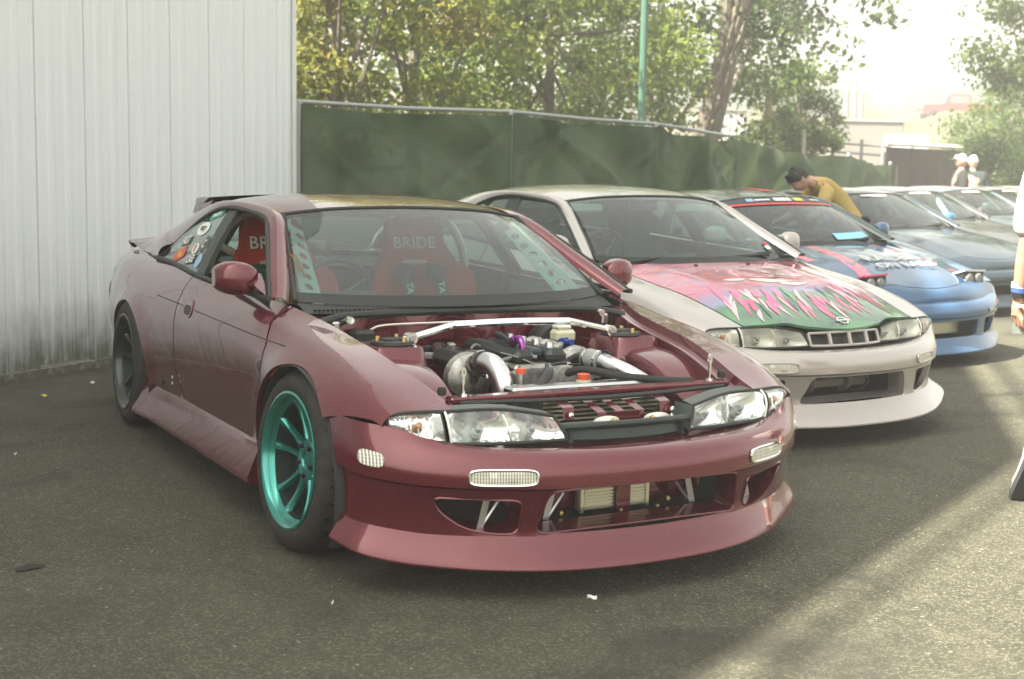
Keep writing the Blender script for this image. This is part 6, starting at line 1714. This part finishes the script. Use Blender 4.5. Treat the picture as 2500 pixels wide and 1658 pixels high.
JS = {k: (J[k][0], tuple(np.array(J[k][1] if isinstance(J[k][1], tuple) else (J[k][1],)*2)+.025)) for k in ('pel', 'spine', 'chest', 'lsh', 'rsh')}
JS['pel'] = ((0, .05, .86), (.165, .13)); JS['neck'] = ((0, -.40, 1.325), (.075, .075)); JS['lel'] = ((.235, -.43, 1.09), (.068, .068)); JS['rel'] = ((-.235, -.44, 1.09), (.068, .068))
skin_mesh(JS, [('pel', 'spine'), ('spine', 'chest'), ('chest', 'neck'), ('chest', 'lsh'), ('lsh', 'lel'), ('chest', 'rsh'), ('rsh', 'rel')], 'shirt', YEL, p1, 'pel')
JT = {k: (J[k][0], tuple(np.array(J[k][1] if isinstance(J[k][1], tuple) else (J[k][1],)*2)+.02)) for k in ('lhip', 'rhip', 'lkn', 'rkn', 'lan', 'ran')}
JT['pel'] = ((0, .01, .90), (.11, .10))
skin_mesh(JT, [('pel', 'lhip'), ('lhip', 'lkn'), ('lkn', 'lan'), ('pel', 'rhip'), ('rhip', 'rkn'), ('rkn', 'ran')], 'trousers', mat('dark_trousers', (.03, .035, .045), .9), p1, 'pel')
head_shape(p1, (0, -.575, 1.345), (0, -.72, -.62), (0, -.55, .82), HAIR)

p1.scale = (.94, .94, .96)
# person in white walking past the right edge
wx, wy = .59, 2.30; wz = gz(wx, wy)
p2 = empty('person', (wx, wy, wz), math.atan2(.474, -.88), 'person in a white shirt walking off at the right edge holding a clear cup', 'person')
# local frame: x forward (away from the camera), y left
J = {'pel': ((0, 0, .93), (.15, .11)), 'spine': ((.01, 0, 1.10), (.14, .10)), 'chest': ((.02, 0, 1.30), (.17, .11)), 'neck': ((.03, 0, 1.47), .055), 'hd': ((.04, 0, 1.53), .06),
     'lsh': ((.02, .18, 1.39), .06), 'lel': ((-.02, .245, 1.08), .045), 'lw1': ((.03, .25, .93), .038), 'lwr': ((.06, .248, .80), .028), 'rsh': ((.02, -.18, 1.39), .06), 'rel': ((.05, -.25, 1.10), .045), 'rwr': ((.16, -.24, .87), .028),
     'lhip': ((0, .10, .88), .095), 'lkn': ((-.0, .10, .50), .062), 'lca': ((-.10, .16, .34), .052), 'lan': ((-.205, .255, .20), .036), 'lbl': ((-.115, .27, .075), .028), 'lto': ((-.07, .27, .05), .022), 'rhip': ((0, -.10, .88), .095), 'rkn': ((.17, -.11, .50), .06), 'ran': ((.24, -.11, .09), .04), 'rto': ((.40, -.12, .05), .035)}
E_ = [('pel', 'spine'), ('spine', 'chest'), ('chest', 'neck'), ('neck', 'hd'), ('chest', 'lsh'), ('lsh', 'lel'), ('lel', 'lw1'), ('lw1', 'lwr'), ('chest', 'rsh'), ('rsh', 'rel'), ('rel', 'rwr'), ('pel', 'lhip'), ('lhip', 'lkn'), ('lkn', 'lca'), ('lca', 'lan'), ('lan', 'lbl'), ('lbl', 'lto'), ('pel', 'rhip'), ('rhip', 'rkn'), ('rkn', 'ran'), ('ran', 'rto')]
hand(J, E_, 'lwr', (.18, -.02, -1), (.25, -1, 0), 1, 'l'); hand(J, E_, 'rwr', (.4, 0, -1), (0, 1, 0), -1, 'r')
skin_mesh(J, E_, 'body', SKIN, p2, 'pel')
WHT = mat('white_cloth', (.78, .78, .77), .9); NT(WHT).bump(NT(WHT).noise(NT(WHT).coord(), 9, 4, .6), .5, .02)
JS = {k: (J[k][0], tuple(np.array(J[k][1] if isinstance(J[k][1], tuple) else (J[k][1],)*2)+.035)) for k in ('pel', 'spine', 'chest', 'lsh', 'rsh')}
JS['pel'] = ((0, 0, .84), (.20, .15)); JS['neck'] = ((.03, 0, 1.46), (.075, .075)); JS['lel'] = ((-.01, .25, 1.02), (.088, .082)); JS['rel'] = ((.05, -.26, 1.05), (.085, .08))
skin_mesh(JS, [('pel', 'spine'), ('spine', 'chest'), ('chest', 'neck'), ('chest', 'lsh'), ('lsh', 'lel'), ('chest', 'rsh'), ('rsh', 'rel')], 'shirt', WHT, p2, 'pel')
JT = {'pel': ((0, 0, .90), (.18, .14)), 'lhip': ((0, .09, .82), .11), 'lkn': ((0, .09, .55), .085), 'rhip': ((0, -.10, .82), .12), 'rkn': ((.14, -.11, .56), .10)}
skin_mesh(JT, [('pel', 'lhip'), ('lhip', 'lkn'), ('pel', 'rhip'), ('rhip', 'rkn')], 'shorts', mat('dark_trousers'), p2, 'pel')
head_shape(p2, (.05, 0, 1.60), (1, 0, 0), (0, 0, 1), HAIR)
# white sock, dark soled shoe on tiptoe, shoe on the other foot
MB().tube([(-.165, .215, .26), (-.205, .255, .20), (-.215, .265, .15)], [.046, .044, .046], 12).build('sock', WHT, p2)
def shoe(c0, d, up, parent):
    d = Vector(d).normalized(); up = Vector(up); up = (up-d*up.dot(d)).normalized(); s_ = d.cross(up)
    prof = [(-.06, .036), (-.03, .042), (.03, .042), (.10, .046), (.16, .048), (.20, .040), (.225, .02)]
    up_ = [[tuple(Vector(c0)+d*a+s_*(w_*math.cos(t))+up*((.075-.16*max(0, a))*math.sin(t) if a < .2 else .03*math.sin(t))) for t in np.linspace(0, math.pi, 11)] for a, w_ in prof]
    o = MB().grid(up_).build('shoe', mat('shoe_grey', (.30, .31, .31), .7), parent)
    rim = [Vector(c0)+d*a+s_*(w_+.006)*q for q in (1,) for a, w_ in prof]+[Vector(c0)+d*a-s_*(w_+.006) for a, w_ in reversed(prof)]
    n = len(rim); MB().add([tuple(p) for p in rim]+[tuple(p-up*.028) for p in rim], [tuple(range(n)), tuple(range(2*n-1, n-1, -1))]+[(i, (i+1) % n, n+(i+1) % n, n+i) for i in range(n)]).build('sole', mat('shoe_sole', (.035, .04, .042), .8), o, False)
shoe((-.235, .268, .165), (.42, 0, -.62), (.62, 0, .42), p2)
shoe((.20, -.11, .05), (1, 0, 0), (0, 0, 1), p2)
for z, m, w_ in ((.842, WHT, .035), (.825, mat('band_blue', (.05, .10, .35), .8), .0345), (.805, PITCHBLK, .033)):
    MB().tube([(.055, .249, z+.012), (.058, .249, z-.008)], w_, 14).build('wristband', m, p2)
cup = empty('plastic_cup', (wx, wy, wz), math.atan2(.474, -.88), 'clear plastic cup in the walking person hand at the right edge', 'cup')
MB().lathe([(0, -.06), (.032, -.06), (.040, .055), (.042, .058), (.040, .058)], 18, Matrix.Translation((.115, .215, .70))).build('cup_wall', glass_mat('cup_clear', (.86, .88, .88), .05, .18, 2), cup)
MB().lathe([(0, -.05), (.031, -.055), (.035, .0), (0, .0)], 16, Matrix.Translation((.115, .215, .70))).build('drink', glass_mat('cup_drink', (.70, .74, .72), .05, .2, 2), cup)

# two capped people far behind
def bystander(px_, D, ang, shirt, label, arm):
    p = on_ground(px_, D); r = empty('person', p, ang, label, 'person', 'people standing by the far fence')
    J = {'pel': ((0, 0, .95), (.15, .11)), 'chest': ((0, 0, 1.30), (.17, .11)), 'neck': ((0, 0, 1.50), .055), 'hd': ((0, 0, 1.56), .06), 'lsh': ((0, .18, 1.40), .06), 'lel': ((.03, .26, 1.12), .045), 'lwr': (arm, .032), 'rsh': ((0, -.18, 1.40), .06), 'rel': ((0, -.25, 1.12), .045), 'rwr': ((.06, -.26, .88), .03),
         'lhip': ((0, .10, .88), .095), 'lkn': ((.02, .11, .5), .065), 'lan': ((0, .11, .08), .045), 'lto': ((.15, .12, .04), .04), 'rhip': ((0, -.10, .88), .095), 'rkn': ((0, -.11, .5), .065), 'ran': ((-.03, -.11, .08), .045), 'rto': ((.12, -.12, .04), .04)}
    E2 = [('pel', 'chest'), ('chest', 'neck'), ('neck', 'hd'), ('chest', 'lsh'), ('lsh', 'lel'), ('lel', 'lwr'), ('chest', 'rsh'), ('rsh', 'rel'), ('rel', 'rwr'), ('pel', 'lhip'), ('lhip', 'lkn'), ('lkn', 'lan'), ('lan', 'lto'), ('pel', 'rhip'), ('rhip', 'rkn'), ('rkn', 'ran'), ('ran', 'rto')]
    hand(J, E2, 'lwr', (1, -.3, -.1), (0, 0, -1), 1, 'l'); hand(J, E2, 'rwr', (.1, 0, -1), (0, 1, 0), -1, 'r')
    skin_mesh(J, E2, 'body', SKIN, r, 'pel', 1)
    g_ = lambda ks, e: {k: (J[k][0], tuple(np.array(J[k][1] if isinstance(J[k][1], tuple) else (J[k][1],)*2)+e)) for k in ks}
    skin_mesh({**g_(('pel', 'chest', 'lsh', 'rsh', 'lel', 'rel', 'lwr', 'rwr'), .04), 'neck': ((0, 0, 1.47), .075)}, [('pel', 'chest'), ('chest', 'neck'), ('chest', 'lsh'), ('chest', 'rsh'), ('lsh', 'lel'), ('rsh', 'rel'), ('lel', 'lwr'), ('rel', 'rwr')], 'shirt', shirt, r, 'pel', 1)
    skin_mesh(g_(('pel', 'lhip', 'rhip', 'lkn', 'rkn', 'lan', 'ran'), .02), [('pel', 'lhip'), ('lhip', 'lkn'), ('lkn', 'lan'), ('pel', 'rhip'), ('rhip', 'rkn'), ('rkn', 'ran')], 'trousers', mat('far_trousers', (.06, .075, .09), .9), r, 'pel', 1)
    head_shape(r, (.01, 0, 1.63), (1, 0, 0), (0, 0, 1), HAIR, WHT)
bystander(2336, 21.5, R_(-120), mat('far_shirt_black', (.02, .022, .022), .9), 'person in black with a white cap left of the two by the far fence', (.28, .16, 1.10))
bystander(2364, 22.3, R_(150), mat('far_shirt_dark', (.03, .05, .05), .9), 'person in dark clothes and white cap beside the clipped shrub', (.22, .22, .98))

# ================================================================ red pickup on the bank
RED2 = mat('truck_red', (.36, .02, .02), .35, 0, 1)
D = 86; tb = at(2328, 292, D)
tk = empty('pickup_truck', (tb.x, tb.y, 6.95), math.atan2(-_r.y, -_r.x), 'old red pickup parked on the far bank', 'truck')
body = [(-1.2, .45), (2.35, .45), (2.4, .85), (2.3, 1.05), (.9, 1.10), (-1.2, 1.15)]
MB().prism(body, -.85, .85, lambda u, v_, d: (u, d, v_)).build('body', RED2, tk, False)
cabp = [(-.95, 1.14), (.95, 1.09), (.62, 1.72), (.45, 1.80), (-.75, 1.80), (-.92, 1.70)]
cb = MB().prism(cabp, -.78, .78, lambda u, v_, d: (u, d*(1-.12*max(0, v_-1.1)), v_)).build('cab', RED2, tk, False)
for s in (-1, 1):
    MB().add([(-.75, s*.785, 1.2), (.62, s*.785, 1.2), (.45, s*.735, 1.66), (-.70, s*.735, 1.66)], [(0, 1, 2, 3)]).build('window', mat('far_glass', (.10, .13, .13), .1), cb, False)
    for x in (1.65, -.5 if False else -2.2):
        MB().lathe([(0, .12), (.2, .12), (.22, .10), (.36, .10), (.38, .05), (.38, -.1), (0, -.1)], 18, Matrix.Translation((x, s*.78, .36)) @ Matrix.Rotation(-s*R_(90), 4, 'X')).build('wheel', RUBBER, tk)
    MB().box((2.41, s*.6, .85), (.06, .22, .18), bev=.02).build('headlight', CHROME, tk)
MB().prism([(-1.25, .5), (-3.0, .5), (-3.0, 1.12), (-1.25, 1.12)], -.85, .85, lambda u, v_, d: (u, d, v_)).build('cargo_bed', RED2, tk, False)
MB().box((2.45, 0, .52), (.10, 1.7, .16), bev=.03).build('bumper', CHROME, tk)

# ================================================================ litter on the asphalt
paper = mat('paper_scrap', (.70, .69, .64), .8)
def scrap(px_, py_, L, w_, rz, label, m=paper):
    r = ray(px_, py_); t = -CAM.z/r.z; p = CAM+r*t
    o = MB().grid([[(a*L, b*w_, .006+.006*math.sin(3*a+5*b)) for b in (-.5, 0, .5)] for a in (-.5, -.2, .2, .5)]).build('paper_scrap', m)
    o.location = (p.x, p.y, gz(p.x, p.y)); o.rotation_euler = (0, 0, rz); tag(o, label, 'litter', 'scraps on the asphalt')
scrap(1445, 1464, .03, .009, .9, 'white scrap on the asphalt in front of the maroon bumper')
scrap(38, 1111, .02, .01, .2, 'white scrap at the left edge below the building')
scrap(226, 936, .04, .02, .5, 'white scrap near the building left of the dark rear wheel')
scrap(108, 968, .03, .02, 1.1, 'yellow scrap near the building foot', mat('yellow_scrap', (.6, .5, .08), .8))
scrap(812, 1476, .010, .008, .3, 'tiny pale scrap on the asphalt below the teal wheel')
# ================================================================ haze: the milky summer air that fades the far things
hz = MB().box((-170, 205, 16), (520, 520, 34.0)).build('haze', None, None, False)
hz['kind'] = 'stuff'; tag(hz, 'thin milky summer haze filling the air over the lot', 'haze')
hm = bpy.data.materials.new('haze_air'); hm.use_nodes = True; t = hm.node_tree; t.nodes.clear()
o = t.nodes.new('ShaderNodeOutputMaterial'); pv = t.nodes.new('ShaderNodeVolumePrincipled')
pv.inputs['Color'].default_value = (.88, .88, .86, 1); pv.inputs['Density'].default_value = .0072; pv.inputs['Anisotropy'].default_value = .3
t.links.new(pv.outputs[0], o.inputs['Volume']); hz.data.materials.append(hm)
